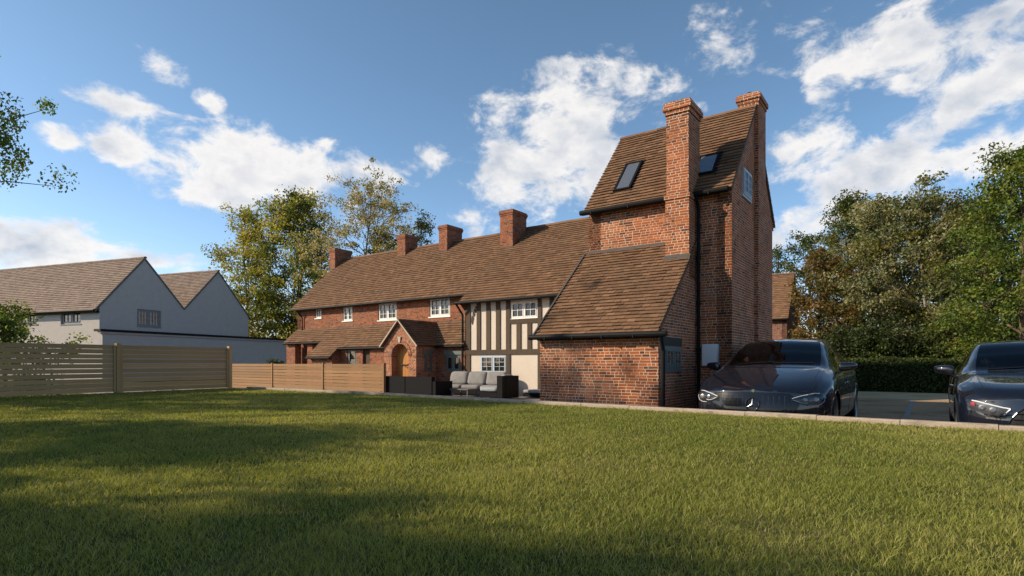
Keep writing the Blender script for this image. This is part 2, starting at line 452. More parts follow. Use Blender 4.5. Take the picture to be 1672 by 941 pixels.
    def wall(s, x0, x1, z0, z1, y, holes=(), depth=0.1, tint=0.5):
        """wall facing -y with rectangular holes (xa,xb,za,zb) that have reveals"""
        xs = sorted({x0, x1, *[h[0] for h in holes], *[h[1] for h in holes]})
        zs = sorted({z0, z1, *[h[2] for h in holes], *[h[3] for h in holes]})
        for i in range(len(xs) - 1):
            for j in range(len(zs) - 1):
                cx, cz = (xs[i] + xs[i + 1]) / 2, (zs[j] + zs[j + 1]) / 2
                if any(h[0] < cx < h[1] and h[2] < cz < h[3] for h in holes): continue
                s.add([(xs[i], y, zs[j]), (xs[i + 1], y, zs[j]), (xs[i + 1], y, zs[j + 1]), (xs[i], y, zs[j + 1])], tint)
        for a, b, c, d in holes:
            s.add([(a, y, c), (a, y + depth, c), (a, y + depth, d), (a, y, d)][::-1], tint)
            s.add([(b, y, c), (b, y + depth, c), (b, y + depth, d), (b, y, d)], tint)
            s.add([(a, y, d), (b, y, d), (b, y + depth, d), (a, y + depth, d)], tint)
            s.add([(a, y, c), (a, y + depth, c), (b, y + depth, c), (b, y, c)], tint)
    def build(s, name, mat, parent=None, smooth=False, loc=None):
        me = bpy.data.meshes.new(name)
        me.from_pydata(s.v, [], s.f)
        mats = mat if isinstance(mat, (list, tuple)) else [mat]
        for mm in mats: me.materials.append(MATS[mm])
        nf = len(s.f)
        if len(mats) > 1: me.polygons.foreach_set('material_index', np.array(s.m, dtype=np.int32))
        me.polygons.foreach_set('use_smooth', np.full(nf, smooth, dtype=bool))
        uv = me.uv_layers.new(name='UVMap')
        co = np.array(s.v, dtype=np.float64).reshape(-1, 3)
        cnt = np.array([len(f) for f in s.f]); st = np.concatenate(([0], np.cumsum(cnt)[:-1]))
        fi = np.concatenate([np.asarray(f) for f in s.f]) if nf else np.zeros(0, int)
        a = co[fi[st]]; b = co[fi[st + 1]]; c = co[fi[st + 2]]
        n = np.cross(b - a, c - a); n /= (np.linalg.norm(n, axis=1, keepdims=True) + 1e-12)
        t = np.cross(np.array([0, 0, 1.0]), n); tl = np.linalg.norm(t, axis=1, keepdims=True)
        t = np.where(tl > 0.05, t / (tl + 1e-12), np.array([1.0, 0, 0])); bb = np.cross(n, t)
        rep = np.repeat(np.arange(nf), cnt)
        P = co[fi]
        uvs = np.stack([(P * t[rep]).sum(1), (P * bb[rep]).sum(1)], 1)
        uv.data.foreach_set('uv', uvs.astype(np.float32).ravel())
        at = me.attributes.new('tint', 'FLOAT_COLOR', 'CORNER')
        tv = np.repeat(np.array(s.t, dtype=np.float32), cnt)
        at.data.foreach_set('color', np.stack([tv, tv, tv, np.ones_like(tv)], 1).ravel())
        o = bpy.data.objects.new(name, me); col.objects.link(o)
        if parent is not None: o.parent = parent
        if loc is not None: o.location = loc
        return o

def mesh_np(name, co, quads, colr, mat, parent=None, tri=False):
    """numpy mesh of quads (or tris) with a per vertex colour"""
    me = bpy.data.meshes.new(name)
    k = quads.shape[1]
    me.vertices.add(len(co)); me.vertices.foreach_set('co', co.astype(np.float32).ravel())
    me.loops.add(quads.size); me.loops.foreach_set('vertex_index', quads.astype(np.int32).ravel())
    me.polygons.add(len(quads))
    me.polygons.foreach_set('loop_start', np.arange(0, quads.size, k, dtype=np.int32))
    me.polygons.foreach_set('loop_total', np.full(len(quads), k, dtype=np.int32))
    at = me.attributes.new('tint', 'FLOAT_COLOR', 'POINT')
    at.data.foreach_set('color', np.concatenate([colr, np.ones((len(colr), 1))], 1).astype(np.float32).ravel())
    me.materials.append(MATS[mat])
    me.update(calc_edges=True); me.validate()
    o = bpy.data.objects.new(name, me); col.objects.link(o)
    if parent is not None: o.parent = parent
    return o

# house frame: x along the front towards the right, y into the house
A = Vector((3.81, 11.89, 0)); HR = R(-35.72)
U2 = (math.cos(HR), math.sin(HR)); N2 = (-math.sin(HR), math.cos(HR))
F = 940.0
def on_plane(x, y, T):
    """where the sight line of a measured point meets the plane at depth T of the house frame -> (s, z)"""
    a, b = (x - 836) / F, (592 - y) / F
    d = (T + N2[0] * A.x + N2[1] * A.y) / (N2[0] * a + N2[1])
    return (U2[0] * (a * d - A.x) + U2[1] * (d - A.y), CAMZ + b * d)
def on_side(x, y, S):
    a, b = (x - 836) / F, (592 - y) / F
    d = (S + U2[0] * A.x + U2[1] * A.y) / (U2[0] * a + U2[1])
    return (N2[0] * (a * d - A.x) + N2[1] * (d - A.y), CAMZ + b * d)
def H(s, t, z=0.0):
    return Vector((A.x + U2[0] * s + N2[0] * t, A.y + U2[1] * s + N2[1] * t, z))

# ------------------------------------------------------------------ tiles
def tiles(mb, O, ud, vd, L, length, gauge=0.105, tw=0.17, th=0.018, jit=1.0, lim=None, base=True, seed=1):
    """plain tiles on a slope: O lower left corner, ud along the eaves, vd up the slope; lim(v)->(umin,umax)"""
    r = random.Random(seed)
    ud, vd = Vector(ud).normalized(), Vector(vd).normalized(); nd = ud.cross(vd).normalized(); O = Vector(O)
    def P(u, v, h): return O + ud * u + vd * v + nd * h
    rows = int(round(length / gauge)); gauge = length / rows
    for j in range(rows):
        v0 = j * gauge
        u0, u1 = lim(v0 + gauge * .5) if lim else (0, L)
        off = (-0.5 if j % 2 else 0.0) * tw
        rowj = r.uniform(-.006, .006) * jit
        k = math.floor((u0 - off) / tw)
        sag = 0
        while off + k * tw < u1 - 0.004:
            a = max(off + k * tw + 0.002, u0); b = min(off + (k + 1) * tw - 0.002, u1)
            k += 1
            if b - a < 0.01: continue
            dv = rowj + r.uniform(-.006, .006) * jit
            h0 = th * 2.35 + r.uniform(-.003, .006) * jit; h1 = th * 0.9
            sk = r.uniform(-.003, .003) * jit
            va, vb = v0 + dv, v0 + gauge * 1.12
            tnt = min(1, max(0, r.gauss(.5, .19)))
            p = [P(a, va, h0 + sk), P(b, va, h0 - sk), P(b, vb, h1), P(a, vb, h1)]
            q0, q1 = P(a, va, h0 - th + sk), P(b, va, h0 - th - sk)
            mb.add(p, tnt, raw=True)
            mb.add([q0, q1, p[1], p[0]], tnt * .8, raw=True)
            mb.add([P(a, vb, h1 - th), q0, p[0], p[3]], tnt, raw=True)
            mb.add([q1, P(b, vb, h1 - th), p[2], p[1]], tnt, raw=True)
    if base:
        la, lb = lim(0.0) if lim else (0, L); ta, tb = lim(length) if lim else (0, L)
        for hh, flip in ((0.0, False), (-0.05, True)):
            q = [P(la, 0, hh), P(lb, 0, hh), P(tb, length, hh), P(ta, length, hh)]
            mb.add(q[::-1] if flip else q, .3, raw=True)
        mb.add([P(la, 0, -.05), P(lb, 0, -.05), P(lb, 0, 0), P(la, 0, 0)], .2, raw=True)
        mb.add([P(la, 0, -.05), P(la, 0, 0), P(ta, length, 0), P(ta, length, -.05)], .25, raw=True)
        mb.add([P(lb, 0, -.05), P(tb, length, -.05), P(tb, length, 0), P(lb, 0, 0)], .25, raw=True)
def ridge_tiles(mb, p0, p1, r=0.1, seed=3):
    rr = random.Random(seed)
    p0, p1 = Vector(p0), Vector(p1); n = max(2, int((p1 - p0).length / 0.32))
    d = (p1 - p0) / n
    for i in range(n):
        a, b = p0 + d * i, p0 + d * (i + 1.04)
        up = Vector((0, 0, 1)); sd_ = d.normalized().cross(up)
        t = rr.uniform(.2, .9); e = rr.uniform(0, .008)
        arc = [(math.cos(x), math.sin(x)) for x in [math.pi * k / 6 for k in range(7)]]
        for (c0, s0), (c1, s1) in zip(arc[:-1], arc[1:]):
            f = lambda P, c, s_: P + sd_ * (c * r) + up * (s_ * r * .9 + e - .03)
            mb.add([f(a, c0, s0), f(b, c0, s0), f(b, c1, s1), f(a, c1, s1)][::-1], t, raw=True)
        mb.add([a + sd_ * (c * r) + up * (s_ * r * .9 + e - .03) for c, s_ in arc], t, raw=True)

# ------------------------------------------------------------------ windows
def window(parent, a0, a1, z0, z1, xf, mat='window_white', lights=2, cols=2, rows=3, fw=0.05, recess=0.07, sill=True, label=None, pane='pane_glass'):
    """a: along the wall, b: depth into the wall, c: up;  recess = setback of the frame"""
    f = MB(xf)
    d0, d1 = recess, recess + 0.06
    f.box(a0, a1, d0, d1, z0, z0 + fw); f.box(a0, a1, d0, d1, z1 - fw, z1)
    f.box(a0, a0 + fw, d0, d1, z0 + fw, z1 - fw); f.box(a1 - fw, a1, d0, d1, z0 + fw, z1 - fw)
    w = (a1 - a0 - fw * (lights + 1)) / lights
    for i in range(lights):
        l0 = a0 + fw + i * (w + fw)
        if i: f.box(l0 - fw, l0, d0 - .002, d1, z0 + fw, z1 - fw)
        cf = fw * .55                      # casement
        e0, e1 = d0 - .012, d1 - .015
        l1 = l0 + w; y0, y1 = z0 + fw, z1 - fw
        f.box(l0, l1, e0, e1, y0, y0 + cf); f.box(l0, l1, e0, e1, y1 - cf, y1)
        f.box(l0, l0 + cf, e0, e1, y0 + cf, y1 - cf); f.box(l1 - cf, l1, e0, e1, y0 + cf, y1 - cf)
        bw = .016
        for c in range(1, cols):
            x = l0 + cf + (w - 2 * cf) * c / cols
            f.box(x - bw / 2, x + bw / 2, e0 + .006, e1 - .01, y0 + cf, y1 - cf)
        for r_ in range(1, rows):
            z = y0 + cf + (y1 - y0 - 2 * cf) * r_ / rows
            f.box(l0 + cf, l1 - cf, e0 + .008, e1 - .012, z - bw / 2, z + bw / 2)
    if sill: f.box(a0 - .05, a1 + .05, -.035, d1 - .01, z0 - .05, z0 - .002)
    o = f.build('window', mat, parent)
    if label: o['label'] = label
    g = MB(xf)
    for i in range(lights):
        l0 = a0 + fw + i * (w + fw); tl = random.uniform(-.004, .004); tz = random.uniform(-.003, .003)
        g.add([(l0 + .01, d1 - .03 + tl, z0 + fw), (l0 + w - .01, d1 - .03 - tl, z0 + fw), (l0 + w - .01, d1 - .03 - tl + tz, z1 - fw), (l0 + .01, d1 - .03 + tl + tz, z1 - fw)])
    g.build('pane', pane, o)
    return o
def front_xf(T): return lambda a, b, c: (a, T + b, c)
def right_xf(S): return lambda a, b, c: (S - b, a, c)
def rect_on(T, x0, y0, x1, y1):
    (s0, za), (s1, zb) = on_plane(x0, (y0 + y1) / 2, T), on_plane(x1, (y0 + y1) / 2, T)
    xm = (x0 + x1) / 2
    return (s0, s1, on_plane(xm, y1, T)[1], on_plane(xm, y0, T)[1])

# ------------------------------------------------------------------ the ground
LAWN_Z = 0.45
KERB = [(9.6, 3.0), (7.4, 4.68), (5.5, 6.16), (3.57, 7.74), (1.64, 9.36), (-1.06, 11.50), (-2.98, 13.1), (-7.7, 16.35), (-9.3, 17.5)]
def structure(name, mb, mat, **k):
    return tag(mb.build(name, mat, None, **k), kind='structure')
gm = MB(); gm.add([(-900, -900, -0.02), (900, -900, -0.02), (900, 900, -0.02), (-900, 900, -0.02)])
structure('ground', gm, 'ground_earth')

kin = [Vector((x, y)) for x, y in KERB]
def offset_line(pts, d):
    o_ = []
    for i, p in enumerate(pts):
        t = (pts[min(i + 1, len(pts) - 1)] - pts[max(i - 1, 0)]).normalized()
        o_.append(p + Vector((t.y, -t.x)) * d)       # to the far side (towards the house)
    return o_
kout = offset_line(kin, 0.13)
FENCE_A = Vector((-8.22, 16.75)); FENCE_B = Vector((-10.78, 12.15)); fdir = (FENCE_B - FENCE_A).normalized()
FENCE_C = FENCE_A + fdir * 15.0
lm = MB()
# lawn: raised bank held by the kerb, a skirt down to the lower ground
lawn_poly = [(x, y) for x, y in KERB[:-1]] + [(-8.25, 16.9)] + [tuple(FENCE_C + Vector((-.05, 0)))] + [(-16, -14), (12, -14), (12, 1.2)]
lm.add([(x, y, LAWN_Z) for x, y in reversed(lawn_poly)][::-1])
for i in range(len(lawn_poly)):
    (xa, ya), (xb, yb) = lawn_poly[i], lawn_poly[(i + 1) % len(lawn_poly)]
    lm.add([(xb, yb, -.02), (xa, ya, -.02), (xa, ya, LAWN_Z), (xb, yb, LAWN_Z)])
structure('lawn', lm, 'lawn_soil')

km = MB()
KT = LAWN_Z + 0.062
# blocks of the kerb with narrow joints
def along(pts, step):
    out_ = [pts[0]]; acc = 0
    for a, b in zip(pts[:-1], pts[1:]):
        L = (b - a).length; pos = 0
        while acc + (L - pos) >= step:
            pos += step - acc; acc = 0; out_.append(a + (b - a) * (pos / L))
        acc += L - pos
    return out_
kp = along(kin[:-1], 0.9)
for i in range(len(kp) - 1):
    a, b = kp[i], kp[i + 1]; t = (b - a).normalized(); nn = Vector((t.y, -t.x))
    j = random.uniform(-.006, .006); a2, b2 = a + t * .004, b - t * .004
    zt = KT + random.uniform(-.004, .004); e = .012
    w = 0.13
    P = lambda p, o_, z: (p.x + nn.x * o_, p.y + nn.y * o_, z)
    prof = [(j, -.02), (j, zt - e), (j + e, zt), (w - e, zt), (w, zt - e), (w, -.02)]
    for (o0, z0), (o1, z1) in zip(prof[:-1], prof[1:]):
        km.add([P(a2, o0, z0), P(a2, o1, z1), P(b2, o1, z1), P(b2, o0, z0)])
    km.add([P(a2, o_, z) for o_, z in prof]); km.add([P(b2, o_, z) for o_, z in reversed(prof)])
structure('kerb', km, 'kerb_concrete')

def hpoly(pts, z): return [tuple(H(s, t, z)) for s, t in pts]
pm = MB(); pm.add(hpoly([(-24, -3.5), (0.2, -3.5), (0.2, 7), (-24, 7)], 0.0)); structure('patio', pm, 'patio_paving')
cm = MB(); cm.add(hpoly([(0.2, -5), (30, -5), (30, 10.8), (0.2, 10.8)], 0.004)); structure('car_park', cm, 'gravel')
sm = MB(); sm.add(hpoly([(-2, 10.8), (30, 10.8), (30, 15.85), (-2, 15.85)], 0.004)); structure('path', sm, 'sand_path')
vm = MB(); vm.add(hpoly([(-2, 15.85), (30, 15.85), (30, 17.4), (-2, 17.4)], 0.004)); structure('verge', vm, 'verge_green')

wl = MB(); wl.add(hpoly([(3.45, -2.2), (3.55, -2.2), (3.55, 10.3), (3.45, 10.3)], 0.010)); structure('parking_line', wl, 'line_white')
# ------------------------------------------------------------------ the old house
house = thing('brick_house', 'long old brick and half timbered house with tall chimney tower and brown tiled roofs', 'house', A, HR)
TL, TR, TD = -2.49, 0.706, 3.72            # tower: left, right, depth
TE, TZ = 4.77, 6.91                        # tower eaves, ridge
BT, TT = 6.0, 5.0                          # depth of the brick front and of the timbered front
BL, BR = -22.8, -10.42
RT, RZ, EZ = 9.0, 7.0, 4.12                # ridge depth, ridge height, brick eaves height
LF, LE, LTOP = -2.09, 1.80, 3.72           # front lean-to: depth, eaves, top

# --- brick range
W1 = rect_on(BT, 515.4, 504.4, 524.7, 519.6); W2 = rect_on(BT, 560, 501.4, 575.5, 523.8)
W3 = rect_on(BT, 617.8, 495, 647.7, 522.6); W4 = rect_on(BT, 701.5, 486.4, 734.7, 516.8)
w = MB()
w.wall(BL, BR, 0, EZ, BT, [W1, W2, W3, W4], 0.11)
w.prism_x([(BT, 0), (12, 0), (12, EZ), (RT, RZ - .05), (BT, EZ)][::1], BL, BL + .3)
w.add([(BR, 12, 0), (BL, 12, 0), (BL, 12, EZ), (BR, 12, EZ)])
w.build('brick_wall', 'brick_red', house)
fx = front_xf(BT)
window(house, *W1, fx, lights=1, cols=2, rows=3, fw=.045, recess=.03)
window(house, *W2, fx, lights=2, cols=1, rows=3, fw=.05, recess=.03)
window(house, *W3, fx, lights=2, cols=2, rows=3, fw=.06, recess=.03)
window(house, *W4, fx, lights=2, cols=2, rows=3, fw=.06, recess=.03)

# --- timbered range
W5 = rect_on(TT, 834, 492, 878, 520); W6 = rect_on(TT, 784, 580, 827, 610)
TTZ = 3.62
w = MB()
w.wall(-10.42, TL, 0, TTZ, TT, [W5, W6], 0.1)
w.add([(-10.42, BT, 0), (-10.42, TT, 0), (-10.42, TT, TTZ), (-10.42, BT, TTZ)])
w.build('plaster_wall', 'plaster', house)
tb = MB()
P5 = lambda x, y=540: on_plane(x, y, TT)[0]
Z5 = lambda x, y: on_plane(x, y, TT)[1]
zr0, zr1 = Z5(820, 579), Z5(820, 571)          # mid rail
zw0, zw1 = Z5(856, 528), Z5(856, 520.6)        # rail below the upper window
Y0, Y1 = TT - .035, TT + .02
def stud(xa, xb, za, zb): tb.box(P5(xa), P5(xb), Y0 + random.uniform(-.006, .006), Y1, za, zb, random.uniform(.2, .8))
stud(760.5, 768.5, 0, TTZ)
for xa, xb in ((779, 785), (794.5, 801), (810.5, 817.2)): stud(xa, xb, zr1, TTZ)
stud(827, 833.5, zr1, TTZ)
stud(844, 851, zr1, zw0); stud(861.5, 868.3, zr1, zw0); stud(878.6, 884.5, zr1, TTZ)
for xa, xb in ((898, 905), (915, 921), (931, 937)): stud(xa, xb, zr1, TTZ)
tb.box(P5(760.5), TL, Y0 - .012, Y1, zr0, zr1, .5)
tb.box(P5(833.5), P5(878.6), Y0 - .004, Y1, zw0, zw1, .4)
stud(827, 833.5, 0, zr0); stud(878.6, 884.5, 0, zr0)
# curved brace in the top left corner
ba, bb_ = (P5(770), Z5(770, 528)), (P5(788), TTZ)
pts = []
for i in range(9):
    f = i / 8; x = ba[0] + (bb_[0] - ba[0]) * f; z = ba[1] + (bb_[1] - ba[1]) * (f ** .55)
    pts.append((x, z))
for (xa, za), (xb, zb) in zip(pts[:-1], pts[1:]):
    tb.prism([(xa + .05, za - .06), (xb + .05, zb - .10), (xb - .03, zb + .0), (xa - .02, za + .06)], Y0 + .012, Y1 - .01, .5)
tb.build('timber_frame', 'beam', house)
window(house, *W5, front_xf(TT), mat='window_white', lights=2, cols=2, rows=2, fw=.055, recess=.0, sill=True)
window(house, *W6, front_xf(TT), mat='window_blue', lights=2, cols=2, rows=3, fw=.06, recess=.0, sill=False)

# --- roofs of the long range
def slope_len(a, b): return math.hypot(a, b)
rf = MB()
e0 = (BT - .28, EZ - .28 * (RZ - EZ) / 3 + .06)
L = slope_len(RT - e0[0], RZ - e0[1]); vd = (0, RT - e0[0], RZ - e0[1])
tiles(rf, (BL - .22, e0[0], e0[1]), (1, 0, 0), vd, (-10.3 - BL + .22), L, 0.165, 0.19, th=.025, seed=4, jit=1.2)
rf.add([(BL - .22, RT, RZ - .01), (-10.3, RT, RZ - .01), (-10.3, 12.3, EZ - .2), (BL - .22, 12.3, EZ - .2)], .4)
ridge_tiles(rf, (BL - .22, RT, RZ), (-11.0, RT, RZ), .11)
roof_main = rf.build('roof', 'tile_brown', house)
rf = MB()
e1 = (TT - .30, 3.47); L2 = slope_len(RT - e1[0], RZ + .06 - e1[1]); vd2 = (0, RT - e1[0], RZ + .06 - e1[1])
tiles(rf, (-11.3, e1[0], e1[1]), (1, 0, 0), vd2, 9, L2, 0.17, 0.19, th=.025, jit=1.2, seed=5, lim=lambda v: (.78 - .78 * v / L2, 8.8))
rf.add([(-11.3, RT, RZ + .05), (TL, RT, RZ + .05), (TL, 12.5, EZ - .3), (-11.3, 12.5, EZ - .3)], .4)
rf.add([(-10.52, e1[0], e1[1] - .05), (-11.3, RT, RZ), (-11.3, RT, RZ - .4), (-10.52, e1[0] + .3, e1[1] - .3)], .3)
ridge_tiles(rf, (-11.3, RT, RZ + .06), (TL, RT, RZ + .06), .11)
roof_tim = rf.build('roof', 'tile_brown', house)
w = MB(); w.add([(TL, TT, 0), (TL, 12, 0), (TL, 12, EZ), (TL, RT, RZ - .1), (TL, TT, 3.6)]); w.box(TL + .02, 0.0, TD, 6.2, 0, 2.9)
w.build('link_wall', 'brick_red', house)

def gutter(x0, x1, y, z, r=.05, x_down=None):
    g = MB(); g.tube([(x0, y, z), (x1, y, z)], r, 10)
    g.box(x0 + .02, x1 - .02, y + r * .7, y + r * .7 + .03, z - .05, z + r * 1.1)
    for x in np.arange(x0 + .3, x1 - .1, .9): g.box(x - .012, x + .012, y - r - .006, y + r, z - r - .006, z + .01)
    return g.build('gutter', 'gutter_black', house, smooth=False)
gutter(BL - .2, BR - .05, e0[0] - .04, e0[1] - .02, .05)
gutter(-10.72, TL - .02, e1[0] - .05, e1[1] - .02, .055)

# --- chimneys on the ridge
def chimney(parent, x0, x1, y0, y1, zb, zt, mat='brick_red', cap=.05, pot=False, name='chimney'):
    c = MB()
    c.box(x0, x1, y0, y1, zb, zt - .22)
    c.box(x0 - cap * .5, x1 + cap * .5, y0 - cap * .5, y1 + cap * .5, zt - .22, zt - .15)
    c.box(x0 - cap, x1 + cap, y0 - cap, y1 + cap, zt - .15, zt - .05)
    c.box(x0 - cap * .5, x1 + cap * .5, y0 - cap * .5, y1 + cap * .5, zt - .05, zt)
    o = c.build(name, mat, parent)
    f = MB(); sl = (y1 - y0)
    f.box(x0 - .03, x1 + .03, y0 - .035, y0 - .002, zb_front(y0) - .03, zb_front(y0) + .07) if zb_front else None
    if zb_front: f.build('flashing', 'lead', parent)
    return o
k1 = (RZ - e0[1]) / (RT - e0[0])
def zmain(y): return e0[1] + k1 * (y - e0[0])
k2 = (RZ + .06 - e1[1]) / (RT - e1[0])
def ztim(y): return e1[1] + k2 * (y - e1[0])
def solve_chimney(xl, xm, xr, ytop, ybase, zf):
    # front right corner base lies on the roof
    best = None
    for i in range(4000):
        T = 4.7 + i * .0012
        s, z = on_plane(xm, ybase, T)
        if best is None or abs(z - zf(T)) < best[0]: best = (abs(z - zf(T)), T, s, z)
    _, T, s, z = best
    sl = on_plane(xl, ybase, T)[0]
    zt = on_plane(xm, ytop, T)[1]
    # depth: right face back corner
    t1 = on_side(xr, ybase, s)[0]
    return sl, s, T, t1, zt
zb_front = None
for (xl, xm, xr, yt, yb, zf, par) in ((538, 547, 574, 405, 440, zmain, roof_main), (649, 661.5, 682, 382, 418.6, zmain, roof_main),
                                   (716.5, 730, 754.5, 366.5, 411, zmain, roof_main), (816.5, 837, 859.5, 341, 404.5, ztim, roof_tim)):
    x0, x1, y0, y1, zt = solve_chimney(xl, xm, xr, yt, yb, zf)
    print('chimney', [round(v, 2) for v in (x0, x1, y0, y1, zt, zf(y0))])
    zb_front = zf
    chimney(par, x0, x1, y0, max(y1, y0 + .5), zf(y0) - .5, zt, 'brick_red', .045)
zb_front = None

# --- tower
w = MB()
w.wall(TL, TR, 0, TE + .02, 0)
w.prism_x([(0, 0), (TD, 0), (TD, TE - .05), (TD / 2, TZ - .05), (0, TE - .05)], TR - .3, TR)
w.prism_x([(0, 0), (TD, 0), (TD, TE - .05), (TD / 2, TZ - .05), (0, TE - .05)], TL, TL + .3)
w.add([(TR, TD, 0), (TL, TD, 0), (TL, TD, TE), (TR, TD, TE)])
# corbelled kneelers under the eaves
w.box(TR - .22, TR + .012, -.06, -.002, TE - .22, TE - .02); w.box(TR - .22, TR + .012, TD + .002, TD + .08, TE - .25, TE - .05)
w.build('tower_wall', 'brick_orange', house)
tk = (TZ - TE) / (TD / 2)
ov = .16
rf = MB(); ez = TE - ov * tk + .05
Lr = slope_len(TD / 2 + ov, TZ + .04 - ez); vdt = (0, TD / 2 + ov, TZ + .04 - ez)
tiles(rf, (TL - .06, -ov, ez), (1, 0, 0), vdt, TR - TL + .10, Lr, .112, .17, th=.02, seed=8)
tiles(rf, (TR + .04, TD + ov, ez), (-1, 0, 0), (0, -vdt[1], vdt[2]), TR - TL + .10, Lr, .098, .165, seed=9)
ridge_tiles(rf, (TL - .06, TD / 2, TZ + .05), (TR + .04, TD / 2, TZ + .05), .085)
roof_tow = rf.build('roof', 'tile_brown', house)
vm_ = MB()   # cement verge along the right hand gable
for (ya, za, yb, zb) in ((-ov, ez - .07, TD / 2, TZ - .02), (TD + ov, ez - .07, TD / 2, TZ - .02)):
    vm_.add([(TR + .041, ya, za), (TR + .041, yb, zb), (TR + .041, yb, zb + .06), (TR + .041, ya, za + .06)][::(1 if ya > yb else -1)][::-1])
vm_.build('verge_trim', 'lead', house)
gutter(TL - .12, -.51, -ov - .05, ez - .01, .055)
gutter(0.02, TR - .02, -ov - .05, ez - .01, .055)

# tall stack against the front of the tower
SP, SW, STOP = .46, .49, 6.50
c = MB()
c.box(-SW, 0, -SP, -.001, 2.9, 4.58); c.box(-SW - .02, .02, -SP - .02, -.001, 4.52, 4.60)
c.box(-SW + .015, -.015, -SP + .015, .25, 4.60, STOP - .25)
c.box(-SW - .012, .012, -SP - .012, .27, STOP - .25, STOP - .17)
c.box(-SW - .045, .045, -SP - .045, .30, STOP - .17, STOP - .06)
c.box(-SW - .02, .02, -SP - .02, .28, STOP - .06, STOP)
stack = c.build('chimney', 'brick_orange', house)
# stack riding on the right hand gable
c = MB()
gx0, gx1, gy0, gy1, gz = -.35 + .706, .085 + .706, 1.86, 2.58, 7.30
c.box(TR + .001, gx1, gy0, gy1, 0, TZ - .2)
c.box(gx0, gx1, gy0, gy1, TZ - .2, gz - .22)
c.box(gx0 - .02, gx1 + .02, gy0 - .02, gy1 + .02, gz - .22, gz - .15)
c.box(gx0 - .05, gx1 + .05, gy0 - .05, gy1 + .05, gz - .15, gz - .04)
c.box(gx0 - .02, gx1 + .02, gy0 - .02, gy1 + .02, gz - .04, gz)
ch2 = c.build('chimney', 'brick_orange', house)
c = MB(); c.tube([(gx0 + .2, gy0 + .2, gz - .02), (gx0 + .2, gy0 + .2, gz + .07)], .07, 10); c.tube([(gx0 + .2, gy0 + .2, gz + .07), (gx0 + .2, gy0 + .2, gz + .10)], [.09, .05], 10)
c.build('chimney_pot', 'lintel_dark', ch2)

# skylights
def on_slope(x, y):
    best = None
    lo, hi = -1.0, 4.0
    for _ in range(60):
        mid = (lo + hi) / 2
        s, z = on_plane(x, y, mid)
        zr = ez + (mid + ov) * vdt[2] / vdt[1]
        if z > zr: lo = mid
        else: hi = mid
    return (s, mid)
nd_t = Vector((0, -vdt[2], vdt[1])).normalized(); vdn = Vector(vdt).normalized()
def skylight(c4):
    q = [on_slope(*p) for p in c4]
    s0 = (q[0][0] + q[3][0]) / 2; s1 = (q[1][0] + q[2][0]) / 2
    yt = (q[0][1] + q[1][1]) / 2; yb = (q[2][1] + q[3][1]) / 2
    O = Vector((s0, yb, ez + (yb + ov) * vdt[2] / vdt[1])); Hh = (yt - yb) / vdn.y
    xf = lambda a, b, c: O + Vector((1, 0, 0)) * a + vdn * c - nd_t * b
    m_ = MB(xf); wd = s1 - s0; t_ = .05
    m_.box(0, wd, -.085, .0, 0, t_); m_.box(0, wd, -.085, .0, Hh - t_, Hh)
    m_.box(0, t_, -.084, .0, t_, Hh - t_); m_.box(wd - t_, wd, -.084, .0, t_, Hh - t_)
    m_.box(-.05, wd + .05, -.045, .0, Hh, Hh + .07); m_.box(-.04, 0, -.04, 0, -.05, Hh); m_.box(wd, wd + .04, -.04, 0, -.05, Hh)
    o = m_.build('skylight', 'gutter_black', roof_tow)
    g_ = MB(xf); g_.add([(t_ - .005, -.07, t_ - .005), (wd - t_ + .005, -.07, t_ - .005), (wd - t_ + .005, -.07, Hh - t_ + .005), (t_ - .005, -.07, Hh - t_ + .005)])
    g_.build('skylight_glass', 'skylight_glass', o) if False else None
    return m_, o, g_
for c4 in (((1024, 272), (1050.7, 266), (1030.6, 311), (1002, 317)), ((1142, 260), (1177, 253), (1167.7, 286.5), (1132, 291))):
    _, o, g_ = skylight(c4)
    o.parent = house
    g_.build('pane', 'skylight_glass', o)

# window high in the gable
ta, zc_ = on_side(1211.4, 300, TR); tb2, _ = on_side(1223.8, 300, TR)
z_t = on_side(1217, 280, TR)[1]; z_b = on_side(1217, 322, TR)[1]
window(house, ta, tb2, z_b, z_t, right_xf(TR), mat='window_blue', lights=2, cols=2, rows=3, fw=.045, recess=-.05, sill=True)

# --- front lean-to
w = MB()
w.wall(TL, 0, 0, LE, LF)
w.add([(0, LF, 0), (0, 0, 0), (0, 0, LTOP - .06), (0, LF, LE - .03)])
w.add([(TL, 0, 0), (TL, LF, 0), (TL, LF, LE - .03), (TL, 0, LTOP - .06)])
w.build('lean_to_wall', 'brick_orange', house)
rf = MB(); kl = (LTOP - LE) / (-LF); lov = .13
O = (TL - .06, LF - lov, LE - lov * kl + .03); vl = (0, -LF + lov, LTOP - O[2]); Ll = slope_len(vl[1], vl[2])
vst = Ll * (1 - SP / (vl[1]))
tiles(rf, O, (1, 0, 0), vl, -TL + .10, Ll, .106, .165, seed=12, jit=1.3)
rf.build('roof', 'tile_brown', house)
vt = MB()
for xx_ in (TL - .085,):
    a_, b_ = Vector((xx_, O[1], O[2])), Vector((xx_, O[1] + vl[1], O[2] + vl[2])); nn_ = Vector((0, -vl[2], vl[1])).normalized()
    vt.add([a_ + nn_ * .055, a_ + nn_ * .055 + Vector((.035, 0, 0)), b_ + nn_ * .055 + Vector((.035, 0, 0)), b_ + nn_ * .055]); vt.add([a_ - nn_ * .06, a_ + nn_ * .055, b_ + nn_ * .055, b_ - nn_ * .06]); vt.add([a_ + nn_ * .055, a_ - nn_ * .06, a_ - nn_ * .06 + Vector((.035, 0, 0)), a_ + nn_ * .055 + Vector((.035, 0, 0))])
vt.build('verge_trim', 'lead', house)
fl = MB()
